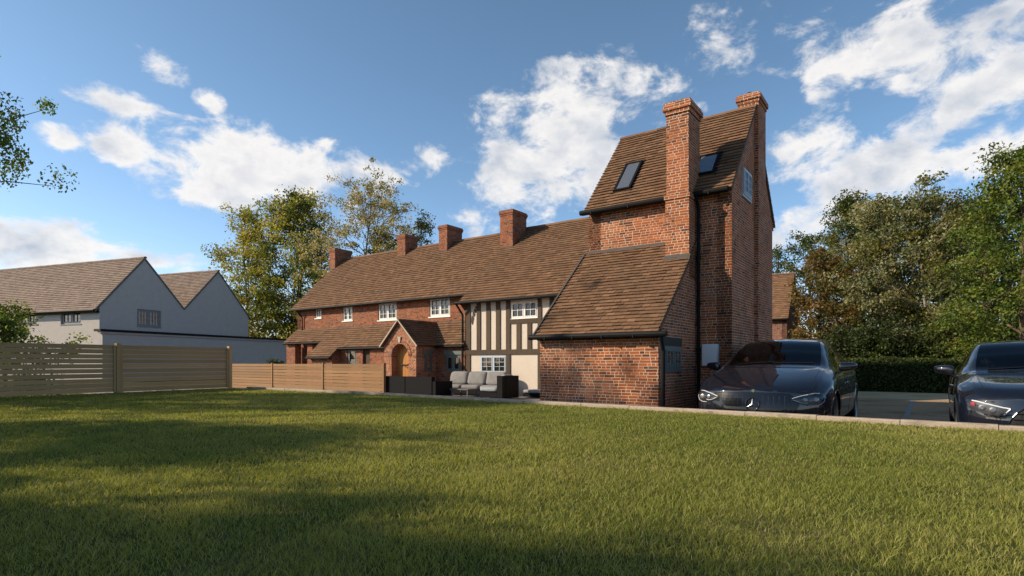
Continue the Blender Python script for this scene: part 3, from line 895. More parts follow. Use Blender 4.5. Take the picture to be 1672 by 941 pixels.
zl = lambda y: O[2] + (y - O[1]) * vl[2] / vl[1]
fl.add([(TL, -.004, LTOP + .05), (-SW, -.004, LTOP + .05), (-SW, -.10, zl(-.10) + .045), (TL, -.10, zl(-.10) + .045)][::-1])
fl.add([(-SW - .02, -SP - .004, zl(-SP) + .08), (.03, -SP - .004, zl(-SP) + .08), (.03, -SP - .07, zl(-SP - .07) + .045), (-SW - .02, -SP - .07, zl(-SP - .07) + .045)][::-1])
fl.build('flashing', 'lead', house)
g = MB(); g.tube([(TL - .14, LF - lov - .05, LE - .10), (.22, LF - lov - .05, LE - .10)], .055, 10)
g.box(TL - .05, .06, LF - .035, LF - .001, LE - .16, LE - .02)
for x in np.arange(TL + .25, 0, .62): g.box(x - .012, x + .012, LF - lov - .11, LF - lov + .02, LE - .16, LE - .1)
g.build('gutter', 'gutter_black', house)
def pipe(pts, r=.034):
    g = MB(); g.tube(pts, r, 10)
    z0, z1 = pts[-1][2], pts[0][2]; x, y = pts[-1][0], pts[-1][1]
    z = z0 + .5
    while z < z1 - .5:
        g.tube([(x, y, z - .03), (x, y, z + .03)], r * 1.3, 10); z += .95
    return g.build('drainpipe', 'gutter_black', house)
pipe([(.11, LF - lov - .05, LE - .12), (.10, LF - .06, LE - .32), (.10, LF - .02, LE - .40), (.075, LF + .02, 0)], .036)
pipe([(.06, -ov - .05, ez - .04), (.06, -.07, ez - .25), (.06, -.05, 0)], .034)
pipe([(-10.66, e1[0] - .05, e1[1] - .05), (-10.60, TT - .16, e1[1] - .32), (-10.56, TT - .08, e1[1] - .45), (-10.56, TT - .08, 0)], .04)
pipe([(BL + .35, e0[0] - .04, e0[1] - .05), (BL + .5, BT - .07, e0[1] - .4), (BL + .5, BT - .07, 2.3)], .035)

# side window of the lean-to with its lintel
sa, _ = on_side(1084, 585, 0); sb, _ = on_side(1111, 585, 0)
z_t = on_side(1098, 566, 0)[1]; z_b = on_side(1098, 603, 0)[1]
window(house, sa, sb, z_b, z_t, right_xf(0), mat='window_green', lights=2, cols=2, rows=3, fw=.06, recess=-.02, sill=True)
lt = MB(); lt.box(-.01, .012, sa - .05, sb + .05, z_t + .01, z_t + .17); lt.build('lintel', 'lintel_dark', house)

# meter cabinet on the tower wall
ma, mz1 = on_plane(1149, 562.5, 0); mb_, mz0 = on_plane(1174.5, 598, 0)
mm = MB(); mm.box(ma, mb_, -.14, -.002, mz0, mz1, bev=.012); mm.box(ma + .02, mb_ - .02, -.148, -.139, mz0 + .02, mz1 - .02)
mm.build('meter_cabinet', 'meter_box_white', house)

# --- lean-to along the brick range with the porch
FT = TT                                   # depth of the lower front wall
LT, LB = 2.86, 1.85                       # top and eaves of that roof
kf = (LT - LB) / (BT - FT + .12)
zf = lambda y: LT - (BT - y) * kf
PF = 3.9                                  # porch front
pl_, _ = on_plane(627.4, 590, PF); pr_, _ = on_plane(679.5, 590, PF)
pcx = (pl_ + pr_) / 2
apx = on_plane(653, 523.5, PF); eav = on_plane(682, 565.5, PF - .12)
PA, PE = apx[1], eav[1] + .05
print('porch', pl_, pr_, PA, PE)
cat0, cat1 = on_plane(504.4, 586, 4.5)[0], on_plane(540.6, 587, 4.5)[0]
left0 = BL
ws = MB()
# right of the porch
W8 = rect_on(FT, 727, 579.5, 752, 607)
ws.wall(pr_ - .1, BR - .02, 0, LB + .02, FT, [W8], .1)
ws.build('front_wall', 'brick_red', house)
ws = MB()
# left of the porch
W9 = rect_on(FT, 567, 569, 582, 596)
D9 = rect_on(FT, 592, 571, 604, 650); D9 = (D9[0], D9[1], 0.0, D9[3])
ws.wall(cat1, pl_ + .1, 0, LB + .02, FT, [W9, D9], .16)
# side cheeks of the projecting store
CT = 4.55
zc0 = zf(CT)
ws.prism_x([(CT, 0), (BT, 0), (BT, LT - .1), (CT, zc0 - .06)], cat1 - .22, cat1)
ws.prism_x([(CT, 0), (BT, 0), (BT, LT - .1), (CT, zc0 - .06)], cat0, cat0 + .22)
ws.box(cat0 + .22, cat1 - .22, CT + .01, CT + .2, 0, zc0 - .05)
# open porch on the far left: two piers
LFT = 5.35
for (xa, xb) in ((BL, BL + .75), (cat0 - 1.35, cat0 - .95)):
    pier = MB(); pier.box(xa, xb, LFT, LFT + .35, 0, zf(LFT) - .05); pier.build('porch_pier', 'brick_red', house)
ws.build('front_wall', 'brick_red', house)
window(house, *W8, front_xf(FT), mat='window_green', lights=2, cols=1, rows=1, fw=.075, recess=.03, sill=False)
window(house, *W9, front_xf(FT), mat='window_green', lights=1, cols=1, rows=1, fw=.09, recess=.03, sill=False)
lt = MB(); lt.box(W8[0] - .07, W8[1] + .06, FT - .02, FT + .02, W8[3] + .004, W8[3] + .16); lt.build('lintel', 'window_green', house)
dr = MB(); dr.box(D9[0] + .02, D9[1] - .02, FT + .1, FT + .15, 0, D9[3] - .01, .3); dr.build('door', 'beam', house)
# roofs
def strip(seed, x0, x1, y0, lim=None):
    r_ = MB(); o_ = (x0, y0, zf(y0) + .02); v_ = (0, BT - y0, LT - zf(y0)); l_ = slope_len(v_[1], v_[2])
    tiles(r_, o_, (1, 0, 0), v_, x1 - x0, l_, .15, .2, th=.022, seed=seed, lim=lim)
    return r_.build('roof', 'tile_brown', house)
strip(21, pcx - .6, BR - .06, FT - .13)
strip(22, cat1 - .02, pcx + .6, FT - .13)
strip(23, cat0 - .06, cat1 + .06, CT - .15)
strip(24, BL - .05, cat0 - .02, LFT - .12)
gutter(pr_ + .1, BR - .08, FT - .17, zf(FT - .13) - .02, .045)
gutter(cat1 + .1, pl_ - .12, FT - .17, zf(FT - .13) - .02, .045)
gutter(cat0 - .06, cat1 + .06, CT - .19, zf(CT - .15) - .02, .04)
gutter(BL - .05, cat0 - .06, LFT - .16, zf(LFT - .12) - .02, .04)
fl = MB(); fl.box(BL, BR - .03, BT - .03, BT - .002, LT - .02, LT + .06); fl.build('flashing', 'lead', house)

# porch walls with the round arch
dl, dr_ = on_plane(639.2, 600, PF)[0], on_plane(667.2, 600, PF)[0]
dc, drad = (dl + dr_) / 2, (dr_ - dl) / 2
dz1 = on_plane(653.2, 561.6, PF)[1]; dz0 = dz1 - drad
pw = MB()
arc = [(dc + drad * math.cos(t), dz0 + drad * math.sin(t)) for t in [math.pi * k / 16 for k in range(17)]]
def roofz(x): return PE + (PA - PE) * (1 - abs(x - pcx) / ((pr_ - pl_) / 2 + .1)) - .03
outer = []
for (x, z) in arc: outer.append((x, roofz(x)))
pw.add([(pl_, PF, 0), (dl, PF, 0), (dl, PF, dz0), (dl, PF, roofz(dl)), (pl_, PF, roofz(pl_))])
pw.add([(dr_, PF, 0), (pr_, PF, 0), (pr_, PF, roofz(pr_)), (dr_, PF, roofz(dr_)), (dr_, PF, dz0)])
for i in range(16):
    (xa, za), (xb, zb) = arc[i], arc[i + 1]
    if (xa - pcx) * (xb - pcx) < 0:
        pw.add([(xa, PF, za), (xa, PF, roofz(xa)), (pcx, PF, roofz(pcx)), (xb, PF, roofz(xb)), (xb, PF, zb)][::-1])
    else:
        pw.add([(xa, PF, za), (xa, PF, roofz(xa)), (xb, PF, roofz(xb)), (xb, PF, zb)][::-1])
    pw.add([(xa, PF, za), (xb, PF, zb), (xb, PF + .36, zb), (xa, PF + .36, za)])
pw.add([(dl, PF, 0), (dl, PF + .36, 0), (dl, PF + .36, dz0), (dl, PF, dz0)]); pw.add([(dr_, PF, 0), (dr_, PF, dz0), (dr_, PF + .36, dz0), (dr_, PF + .36, 0)])
# side window in the right hand wall
va, _ = on_side(693, 590, pr_); vb, _ = on_side(705, 590, pr_)
vz1 = on_side(699, 577.5, pr_)[1]; vz0 = on_side(699, 606, pr_)[1]
pw.add([(pr_, PF, 0), (pr_, BT, 0), (pr_, BT, PE), (pr_, PF, PE)]); pw.add([(pl_, BT, 0), (pl_, PF, 0), (pl_, PF, PE), (pl_, BT, PE)])
porch = pw.build('porch_wall', 'brick_orange', house)
window(house, va, vb, vz0, vz1, right_xf(pr_), mat='window_green', lights=1, cols=1, rows=1, fw=.08, recess=-.025, sill=False)
lt = MB(); lt.box(pr_ - .01, pr_ + .03, va - .1, vb + .12, vz1 + .005, vz1 + .15); lt.build('lintel', 'window_green', house)
# arch ring of brick on edge and its keystone
ar = MB()
for k in range(27):
    t0, t1 = math.pi * k / 27 + .012, math.pi * (k + 1) / 27 - .012
    a0 = [(dc + r_ * math.cos(t), dz0 + r_ * math.sin(t)) for r_, t in ((drad, t0), (drad + .15, t0), (drad + .15, t1), (drad, t1))]
    ar.prism([a0[0], a0[1], a0[2], a0[3]], PF - .018 - random.uniform(0, .006), PF + .02, random.random())
ar.build('arch_ring', 'brick_orange', house)
ks = MB(); ks.prism([(dc - .05, dz1 + .05), (dc + .05, dz1 + .05), (dc + .075, dz1 + .27), (dc - .075, dz1 + .27)], PF - .05, PF + .01); ks.build('keystone', 'stone', house)
# round headed oak door, set back
dd = MB(); DY = PF + .28
nb = 6
dpoly = lambda x: dz0 + math.sqrt(max(0, (drad + .01) ** 2 - (x - dc) ** 2))
for i in range(nb):
    xa = dc - drad - .008 + (2 * drad + .016) * i / nb + .004; xb = dc - drad - .008 + (2 * drad + .016) * (i + 1) / nb - .004
    xs = [xa + (xb - xa) * k / 4 for k in range(5)]
    dd.prism([(xa, .03), (xb, .03)] + [(x, dpoly(x)) for x in reversed(xs)], DY, DY + .06, random.uniform(.25, .75))
door = dd.build('door', 'oak_door', house)
hd = MB()
hz = on_plane(654, 596, PF)[1]
hd.tube([(dc - .18, DY - .035, hz), (dc + .2, DY - .035, hz + .01)], .018, 8); hd.box(dc - .2, dc - .13, DY - .02, DY - .001, hz - .07, hz + .07)
hd.tube([(dc + .02, DY - .05, hz - .05), (dc + .06, DY - .055, hz - .09), (dc + .11, DY - .05, hz - .05)], .014, 6)
hd.box(dc + .15, dc + .25, DY - .02, DY - .001, hz - .03, hz + .05)
hd.build('handle', 'lead', door)
# porch roof and cream verge boards
hw = (pr_ - pl_) / 2 + .12
rf = MB(); py0 = PF - .1; Lp = slope_len(hw, PA - PE + .02)
tiles(rf, (pcx + hw, py0, PE - .02), (0, 1, 0), (-hw, 0, PA - PE + .02), BT - py0, Lp, .13, .2, th=.022, seed=31)
tiles(rf, (pcx - hw, BT, PE - .02), (0, -1, 0), (hw, 0, PA - PE + .02), BT - py0, Lp, .13, .2, th=.022, seed=32)
ridge_tiles(rf, (pcx, py0, PA + .02), (pcx, BT, PA + .02), .08)
rf.build('porch_roof', 'tile_brown', house)
vb_ = MB()
for sg in (-1, 1):
    a_ = [(pcx + sg * hw * 1.02, PE - .07), (pcx + sg * hw * 1.05, PE - .02), (pcx, PA + .05), (pcx, PA - .01)]
    vb_.prism(a_ if sg < 0 else a_[::-1], py0 - .035, py0 - .004) if False else vb_.prism(a_[::-1] if sg < 0 else a_, py0 - .035, py0 - .004)
vb_.build('verge_board', 'cream_trim', house)
# ------------------------------------------------------------------ white house next door
def frame_fn(O, rz):
    u = (math.cos(rz), math.sin(rz)); n_ = (-math.sin(rz), math.cos(rz))
    def plane_y(x, y, T):
        a, b = (x - 836) / F, (592 - y) / F
        d = (T + n_[0] * O[0] + n_[1] * O[1]) / (n_[0] * a + n_[1])
        return u[0] * (a * d - O[0]) + u[1] * (d - O[1]), CAMZ + b * d
    def plane_x(x, y, S):
        a, b = (x - 836) / F, (592 - y) / F
        d = (S + u[0] * O[0] + u[1] * O[1]) / (u[0] * a + u[1])
        return n_[0] * (a * d - O[0]) + n_[1] * (d - O[1]), CAMZ + b * d
    return plane_y, plane_x
WO, WR = (-25.8, 36.0, 0), R(-20.34)
wpy, wpx = frame_fn(WO, WR)
wh = thing('white_house', 'pale rendered house with two steep tiled gables beyond the timber fence', 'house', WO, WR)
WE, WRZ = 4.72, 8.2
def rect_f(pl, T, x0, y0, x1, y1):
    xm, ym = (x0 + x1) / 2, (y0 + y1) / 2
    return (pl(x0, ym, T)[0], pl(x1, ym, T)[0], pl(xm, y1, T)[1], pl(xm, y0, T)[1])
WA = rect_f(wpy, 0, 99, 505.4, 131.8, 529.5); WB = rect_f(wpy, 0, 30, 506, 59.5, 530.5); WC = (WB[0] - 6.5, WB[1] - 6.5, WB[2], WB[3])
WG = rect_f(wpx, 0, 224, 506.3, 263, 534)
w = MB()
w.wall(-24, 0, 0, WE, 0, [WA, WB, WC], .18)
gp = [(0, 0), (12, 0), (12, WE + .2), (9, WRZ), (6, WE + .35), (3, WRZ), (0, WE)]
xs_ = [0, WG[0], WG[1], 12]
def gtop(y):
    for (ya, za), (yb, zb) in zip(gp[2:], gp[3:]):
        if min(ya, yb) <= y <= max(ya, yb): return za + (zb - za) * (y - ya) / (yb - ya)
    return WE
w.add([(0, 0, 0), (0, WG[0], 0), (0, WG[0], gtop(WG[0])), (0, 0, gtop(0) )] if WG[0] < 3 else
      [(0, 0, 0), (0, WG[0], 0), (0, WG[0], gtop(WG[0])), (0, 3, WRZ), (0, 0, WE)])
mid = [(y, z) for y, z in gp[3:] if WG[0] < y < WG[1]]
w.add([(0, WG[0], 0), (0, WG[1], 0), (0, WG[1], WG[2]), (0, WG[0], WG[2])])
w.add([(0, WG[0], WG[3]), (0, WG[1], WG[3]), (0, WG[1], gtop(WG[1]))] + [(0, y, z) for y, z in mid] + [(0, WG[0], gtop(WG[0]))])
rest = [(y, z) for y, z in gp[2:] if y > WG[1]]
w.add([(0, WG[1], 0), (0, 12, 0)] + [(0, y, z) for y, z in rest] + [(0, WG[1], gtop(WG[1]))])
for (ya, za, yb, zb) in ((WG[0], WG[2], WG[1], WG[2]), (WG[1], WG[2], WG[1], WG[3]), (WG[1], WG[3], WG[0], WG[3]), (WG[0], WG[3], WG[0], WG[2])):
    w.add([(0, ya, za), (-.16, ya, za), (-.16, yb, zb), (0, yb, zb)])
w.add([(0, 12, 0), (-24, 12, 0), (-24, 12, WE), (0, 12, WE)])
w.add([(-24, 12, 0), (-24, 0, 0), (-24, 0, WE), (-24, 3, WRZ), (-24, 6, WE + .35), (-24, 9, WRZ), (-24, 12, WE)])
w.build('rendered_wall', 'render_white', wh)
window(wh, *WA, front_xf(0), mat='window_grey', lights=2, cols=2, rows=3, fw=.11, recess=.1)
window(wh, *WB, front_xf(0), mat='window_grey', lights=2, cols=2, rows=3, fw=.11, recess=.1)
window(wh, *WC, front_xf(0), mat='window_grey', lights=2, cols=2, rows=3, fw=.11, recess=.1)
window(wh, *WG, right_xf(0), mat='window_grey', lights=2, cols=3, rows=3, fw=.10, recess=.08, pane='pane_brick_reflection')
rf = MB()
we = (-.3, WE - .3 * (WRZ - WE) / 3 + .1); lw = slope_len(3.3, WRZ + .05 - we[1])
tiles(rf, (-24.2, we[0], we[1]), (1, 0, 0), (0, 3.3, WRZ + .05 - we[1]), 24.26, lw, .19, .27, th=.03, seed=41)
ridge_tiles(rf, (-24.2, 3, WRZ + .06), (.06, 3, WRZ + .06), .12)
for (ya, yb) in ((6, 3),):
    rf.add([(.06, ya, WE + .38), (-24.2, ya, WE + .38), (-24.2, yb, WRZ + .05), (.06, yb, WRZ + .05)][::-1], .5)
rf.build('roof', 'tile_grey', wh)
rf = MB()
l2_ = slope_len(3, WRZ - WE - .3)
tiles(rf, (-24.2, 6, WE + .38), (1, 0, 0), (0, 3, WRZ - WE - .32), 24.26, l2_, .19, .27, th=.03, seed=42)
rf.add([(.06, 9, WRZ + .06), (-24.2, 9, WRZ + .06), (-24.2, 12.3, WE), (.06, 12.3, WE)][::-1], .5)
rf.add([(.06, 9, WRZ + .06), (.06, 12.3, WE), (.06, 12.3, WE - .08), (.06, 9, WRZ - .02)], .2)
ridge_tiles(rf, (-24.2, 9, WRZ + .07), (.06, 9, WRZ + .07), .12)
rf.build('roof', 'tile_grey', wh)
g = MB(); g.tube([(-24.1, we[0] - .05, we[1] - .02), (.05, we[0] - .05, we[1] - .02)], .08, 8); g.box(-24, .02, -.26, -.001, we[1] - .16, we[1] - .06); g.build('gutter', 'gutter_black', wh)
bg_ = MB()
for (ya, za, yb, zb) in ((-.3, we[1] - .03, 3, WRZ + .02), (6, WE + .36, 3, WRZ + .02), (6, WE + .36, 9, WRZ + .03), (12.3, WE - .02, 9, WRZ + .03)):
    bg_.add([(.062, ya, za - .10), (.062, yb, zb - .10), (.062, yb, zb), (.062, ya, za)]); bg_.add([(0.0, ya, za - .10), (.062, ya, za - .10), (.062, yb, zb - .10), (0.0, yb, zb - .10)])
bg_.build('verge_trim', 'window_green', wh)
# flat roofed annexe along the gables
AX, AZ, AL = .45, 3.12, 17.6
an = MB(); an.box(.002, AX, -.12, 12.0, 0, AZ); an.box(-5, AX, 12.002, AL, 0, AZ - .003)
an.build('annexe_wall', 'render_white', wh)
an = MB(); an.box(.003, AX + .18, -.35, 12, AZ + .005, AZ + .15); an.box(-5.2, AX + .18, 12.002, AL + .2, AZ + .004, AZ + .152)
an.build('annexe_roof', 'gutter_black', wh)
an = MB(); an.box(AX + .002, AX + .10, -.3, AL + .1, AZ - .12, AZ + .002); an.build('fascia', 'render_white', wh)

# ------------------------------------------------------------------ brick house far behind on the right
FO = (17.2, 36.0, 0)
fh = thing('brick_house', 'small red brick gabled house far behind the tower and dark car', 'house', FO, HR)
w = MB()
w.wall(-9, 0, 0, 4.15, 0)
w.prism_x([(0, 0), (4, 0), (4, 4.15), (2, 6.95), (0, 4.15)], -.3, -.001)
w.add([(-9, 4, 0), (-9, 0, 0), (-9, 0, 4.15), (-9, 2, 6.95), (-9, 4, 4.15)]); w.add([(0, 4, 0), (-9, 4, 0), (-9, 4, 4.15), (0, 4, 4.15)])
w.build('brick_wall', 'brick_dull', fh)
rf = MB(); lf_ = slope_len(2.2, 3.08)
tiles(rf, (-9.1, -.2, 3.92), (1, 0, 0), (0, 2.2, 3.08), 9.2, lf_, .16, .24, th=.022, seed=51)
rf.add([(.1, 2, 7.0), (-9.1, 2, 7.0), (-9.1, 4.2, 3.9), (.1, 4.2, 3.9)][::-1], .4)
rf.add([(.1, 2, 7.0), (.1, 4.2, 3.9), (.1, 4.2, 3.82), (.1, 2, 6.9)], .2)
ridge_tiles(rf, (-9.1, 2, 7.02), (.1, 2, 7.02), .11)
rf.build('roof', 'tile_brown', fh)
g = MB(); g.tube([(-9, -.26, 3.9), (.12, -.26, 3.9)], .06, 8); g.build('gutter', 'gutter_black', fh)

# ------------------------------------------------------------------ fences
def fence(name, label, P0, P1, zb, zt, nsl, panel, mat, group=None, first_post=True, pw=.1):
    P0, P1 = Vector((P0[0], P0[1])), Vector((P1[0], P1[1])); L = (P1 - P0).length; d = (P1 - P0) / L
    rz = math.atan2(d.y, d.x)
    f = thing(name, label, 'fence', (P0.x, P0.y, zb), rz)
    n_ = max(1, int(round(L / panel))); pl = L / n_
    for k in range(n_ + 1):
        p = MB(); x = k * pl
        p.box(x - pw / 2, x + pw / 2, -.05, .06, -.3, zt - zb + .03, random.random(), bev=.006)
        p.build('post', mat, f)
    pitch = (zt - zb - .03) / nsl
    for k in range(n_):
        p = MB(); x0, x1 = k * pl + pw / 2 + .001, (k + 1) * pl - pw / 2 - .001
        for j in range(nsl):
            z0 = .03 + j * pitch + random.uniform(-.004, .004); dz = random.uniform(-.004, .004)
            y0 = -.02 + random.uniform(-.004, .004)
            hgt = pitch - .014 + random.uniform(-.003, .003)
            tn = random.random()
            xm = (x0 + x1) / 2
            p.box(x0, x1, y0, y0 + .022, z0, z0 + hgt, tn)
        for x in (x0 + .03, x1 - .03): p.box(x - .022, x + .022, .008, .045, .02, zt - zb - .03, .4)
        p.build('slat_panel', mat, f)
    return f
fence('slatted_fence', 'tall pale slatted timber fence along the left side of the lawn', FENCE_A, FENCE_A + fdir * 12, LAWN_Z, 1.64, 10, 3.0, 'fence_wood')
fa, fb = H(-22.9, 2.44), H(-12.2, 2.44)
fence('slatted_fence', 'lower reddish slatted timber fence in front of the brick range, behind the kerb', (fa.x, fa.y), (fb.x, fb.y), 0.0, 1.15, 9, 3.2, 'fence_wood_far')

# ------------------------------------------------------------------ garden sofas
def cushion(x0, x1, y0, y1, z0, z1, puff=.03, nx=8, ny=8, lean=0.0, mat='cushion_grey', parent=None, name='seat_cushion', vert=False):
    """soft box: subdivided rounded shape. vert: the big faces look along y"""
    cx, cy, cz = (x0 + x1) / 2, (y0 + y1) / 2, (z0 + z1) / 2
    hx, hy, hz = (x1 - x0) / 2, (y1 - y0) / 2, (z1 - z0) / 2
    n_ = 9
    v = []; q = []
    def sup(a, e):
        return math.copysign(abs(a) ** e, a)
    NU, NV = 28, 14
    for j in range(NV + 1):
        ph = -math.pi / 2 + math.pi * j / NV
        for i in range(NU):
            th = 2 * math.pi * i / NU
            if vert:
                X = sup(math.cos(th), .35) * sup(math.cos(ph), .45); Z = sup(math.sin(th), .35) * sup(math.cos(ph), .45); Y = sup(math.sin(ph), .8)
            else:
                X = sup(math.cos(th), .3) * sup(math.cos(ph), .4); Y = sup(math.sin(th), .3) * sup(math.cos(ph), .4); Z = sup(math.sin(ph), .7)
            wz = .012 * math.sin(7 * X + 3 * Z + cx * 9) * (1 if vert else .5)
            yy = cy + hy * Y + (wz if vert else 0) + lean * (Z * hz)
            v.append((cx + hx * X, yy, cz + hz * Z + (0 if vert else wz)))
    for j in range(NV):
        for i in range(NU):
            q.append([j * NU + i, j * NU + (i + 1) % NU, (j + 1) * NU + (i + 1) % NU, (j + 1) * NU + i])
    m_ = MB(); m_.v = v; m_.f = [tuple(a) for a in q]; m_.t = [.5] * len(q); m_.m = [0] * len(q)
    return m_.build(name, mat, parent, smooth=True)
def part_box(name, mat, parent, *bx, bev=.012):
    m_ = MB(); m_.box(*bx, bev=bev); return m_.build(name, mat, parent)

# sofa with its back towards the lawn
s0 = on_plane(620.5, 630, 2.52)[0]; s1 = on_plane(661.3, 630, 2.52)[0]; s2 = on_plane(705, 630, 2.52)[0]
so = thing('garden_sofa', 'black woven two seat garden sofa with its back to the lawn', 'sofa', H((s0 + s2) / 2, 2.52), HR)
hw_ = (s2 - s0) / 2; cx_ = s1 - (s0 + s2) / 2
part_box('backrest', 'rattan_black', so, -hw_, cx_ - .006, 0, .16, .03, .70); part_box('backrest', 'rattan_black', so, cx_ + .006, hw_, 0, .16, .03, .70)
part_box('seat_base', 'rattan_black', so, -hw_, cx_ - .006, .163, .85, .05, .30); part_box('seat_base', 'rattan_black', so, cx_ + .006, hw_, .163, .85, .05, .30)
part_box('arm', 'rattan_black', so, hw_ - .005 + .01, hw_ + .17, .02, .88, .03, .55)
part_box('arm', 'rattan_black', so, -hw_ - .16, -hw_ - .004, .163, .88, .03, .55)
cushion(-hw_ + .02, cx_ - .01, .17, .86, .30, .44, parent=so, mat='cushion_grey'); cushion(cx_ + .01, hw_ - .01, .17, .86, .30, .44, parent=so, mat='cushion_grey')
# long grey sofa against the timbered wall
b0 = on_plane(730, 630, 4.3)[0]; b1 = b0 + 2.6
sb_ = thing('garden_sofa', 'long garden sofa with three grey back cushions below the blue window', 'sofa', H((b0 + b1) / 2, 4.02), HR)
hb = (b1 - b0) / 2
part_box('seat_base', 'rattan_black', sb_, -hb + .02, hb, .02, .80, .04, .22)
part_box('backrest', 'rattan_black', sb_, -hb + .02, hb, .66, .82, .225, .60)
for k in range(3):
    xa = -hb + k * 2 * hb / 3; xb = xa + 2 * hb / 3
    cushion(xa + .012, xb - .012, 0, .64, .22, .40, parent=sb_)
    cushion(xa + .01, xb - .01, .38, .62, .385, .87, vert=True, lean=.22, parent=sb_, name='back_cushion')
# armchair seen from its side and back
ch = thing('garden_armchair', 'black woven garden armchair with pale cushion turned towards the long sofa', 'armchair', H(-7.24, 3.02), HR)
part_box('backrest', 'rattan_black', ch, -.22, 0, .163, .92, .03, .76)
part_box('arm', 'rattan_black', ch, -.24, .0, 0, .16, .03, .765); part_box('seat_base', 'rattan_black', ch, -.98, -.243, .02, .92, .04, .22)
cushion(-1.02, -.24, .02, .9, .22, .40, parent=ch, mat='cushion_pale')
cushion(-.36, -.16, .3, .92, .40, .80, parent=ch, mat='cushion_pale', name='back_cushion')
tbl = thing('coffee_table', 'low grey garden table between the sofas', 'table', H(-9.2, 3.42), HR)
part_box('tabletop', 'table_grey', tbl, -.42, .42, -.3, .3, .25, .29, bev=.006)
for sx in (-.38, .34):
    for sy in (-.27, .23): part_box('leg', 'table_grey', tbl, sx, sx + .04, sy, sy + .04, 0, .25, bev=.004)
fs = thing('footstool', 'low blue grey cushioned footstool against the cream wall', 'footstool', H(-7.0, 4.55), HR)
part_box('seat_base', 'rattan_black', fs, -.35, .35, -.25, .25, .03, .15); cushion(-.35, .35, -.26, .26, .15, .28, parent=fs, mat='cushion_pale')
# ------------------------------------------------------------------ cars
def pchip(xk, yk, x):
    xk = np.asarray(xk, float); yk = np.asarray(yk, float)
    h = np.diff(xk); d = np.diff(yk) / h
    m_ = np.zeros_like(yk)
    for i in range(1, len(xk) - 1):
        if d[i - 1] * d[i] > 0:
            w1, w2 = 2 * h[i] + h[i - 1], h[i] + 2 * h[i - 1]
            m_[i] = (w1 + w2) / (w1 / d[i - 1] + w2 / d[i])
    m_[0], m_[-1] = d[0], d[-1]
    i = np.clip(np.searchsorted(xk, x) - 1, 0, len(h) - 1); t = (x - xk[i]) / h[i]
    return ((1 + 2 * t) * (1 - t) ** 2) * yk[i] + t * (1 - t) ** 2 * h[i] * m_[i] + t * t * (3 - 2 * t) * yk[i + 1] + t * t * (t - 1) * h[i] * m_[i + 1]

ST_A = [  # y, centre z, P6(x,z), P5(x,z), P4(x,z), P3(x,z), bottom z     smooth electric saloon
    (0.00, .735, (.46, .725), (.70, .700), (.83, .640), (.875, .50), .22),
    (0.06, .775, (.47, .765), (.74, .742), (.865, .685), (.905, .52), .20),
    (0.20, .835, (.49, .825), (.775, .805), (.905, .745), (.94, .55), .19),
    (0.55, .945, (.53, .935), (.79, .915), (.94, .840), (.968, .58), .18),
    (1.00, 1.050, (.62, 1.040), (.785, 1.015), (.935, .925), (.978, .60), .18),
    (1.20, 1.090, (.70, 1.070), (.785, 1.050), (.925, .965), (.978, .60), .18),
    (1.70, 1.330, (.66, 1.295), (.735, 1.240), (.915, 1.000), (.978, .61), .18),
    (2.20, 1.520, (.58, 1.490), (.665, 1.430), (.910, 1.020), (.978, .62), .18),
    (2.80, 1.570, (.55, 1.545), (.640, 1.480), (.905, 1.030), (.978, .62), .18),
    (3.50, 1.525, (.52, 1.500), (.610, 1.430), (.900, 1.050), (.975, .63), .18),
    (4.20, 1.330, (.50, 1.310), (.600, 1.250), (.890, 1.070), (.965, .64), .20),
    (4.65, 1.150, (.55, 1.135), (.700, 1.105), (.850, 1.040), (.930, .66), .24),
    (4.88, 1.060, (.55, 1.045), (.680, 1.015), (.800, .960), (.870, .66), .30)]
ST_B = [  # saloon with a longer bonnet
    (0.00, .735, (.44, .715), (.68, .690), (.82, .640), (.870, .48), .22),
    (0.06, .785, (.45, .770), (.72, .750), (.860, .690), (.900, .50), .20),
    (0.20, .850, (.47, .835), (.755, .825), (.900, .755), (.930, .54), .19),
    (0.60, .930, (.50, .915), (.765, .915), (.925, .845), (.945, .57), .18),
    (1.15, 1.000, (.58, .990), (.760, .985), (.915, .900), (.945, .58), .18),
    (1.45, 1.035, (.69, 1.015), (.775, .995), (.905, .925), (.945, .58), .18),
    (1.95, 1.270, (.65, 1.235), (.720, 1.185), (.900, .960), (.945, .59), .18),
    (2.45, 1.445, (.58, 1.420), (.655, 1.365), (.895, .975), (.945, .60), .18),
    (3.00, 1.480, (.55, 1.455), (.630, 1.395), (.890, .985), (.945, .60), .18),
    (3.60, 1.430, (.52, 1.405), (.605, 1.340), (.885, .995), (.945, .61), .18),
    (4.20, 1.210, (.52, 1.190), (.620, 1.140), (.870, 1.000), (.935, .62), .20),
    (4.55, 1.050, (.55, 1.035), (.690, 1.005), (.840, .960), (.910, .63), .24),
    (4.72, .980, (.55, .965), (.680, .935), (.790, .890), (.850, .63), .30)]
SEGS = (2, 3, 5, 6, 6, 4, 8)            # face counts between the section points

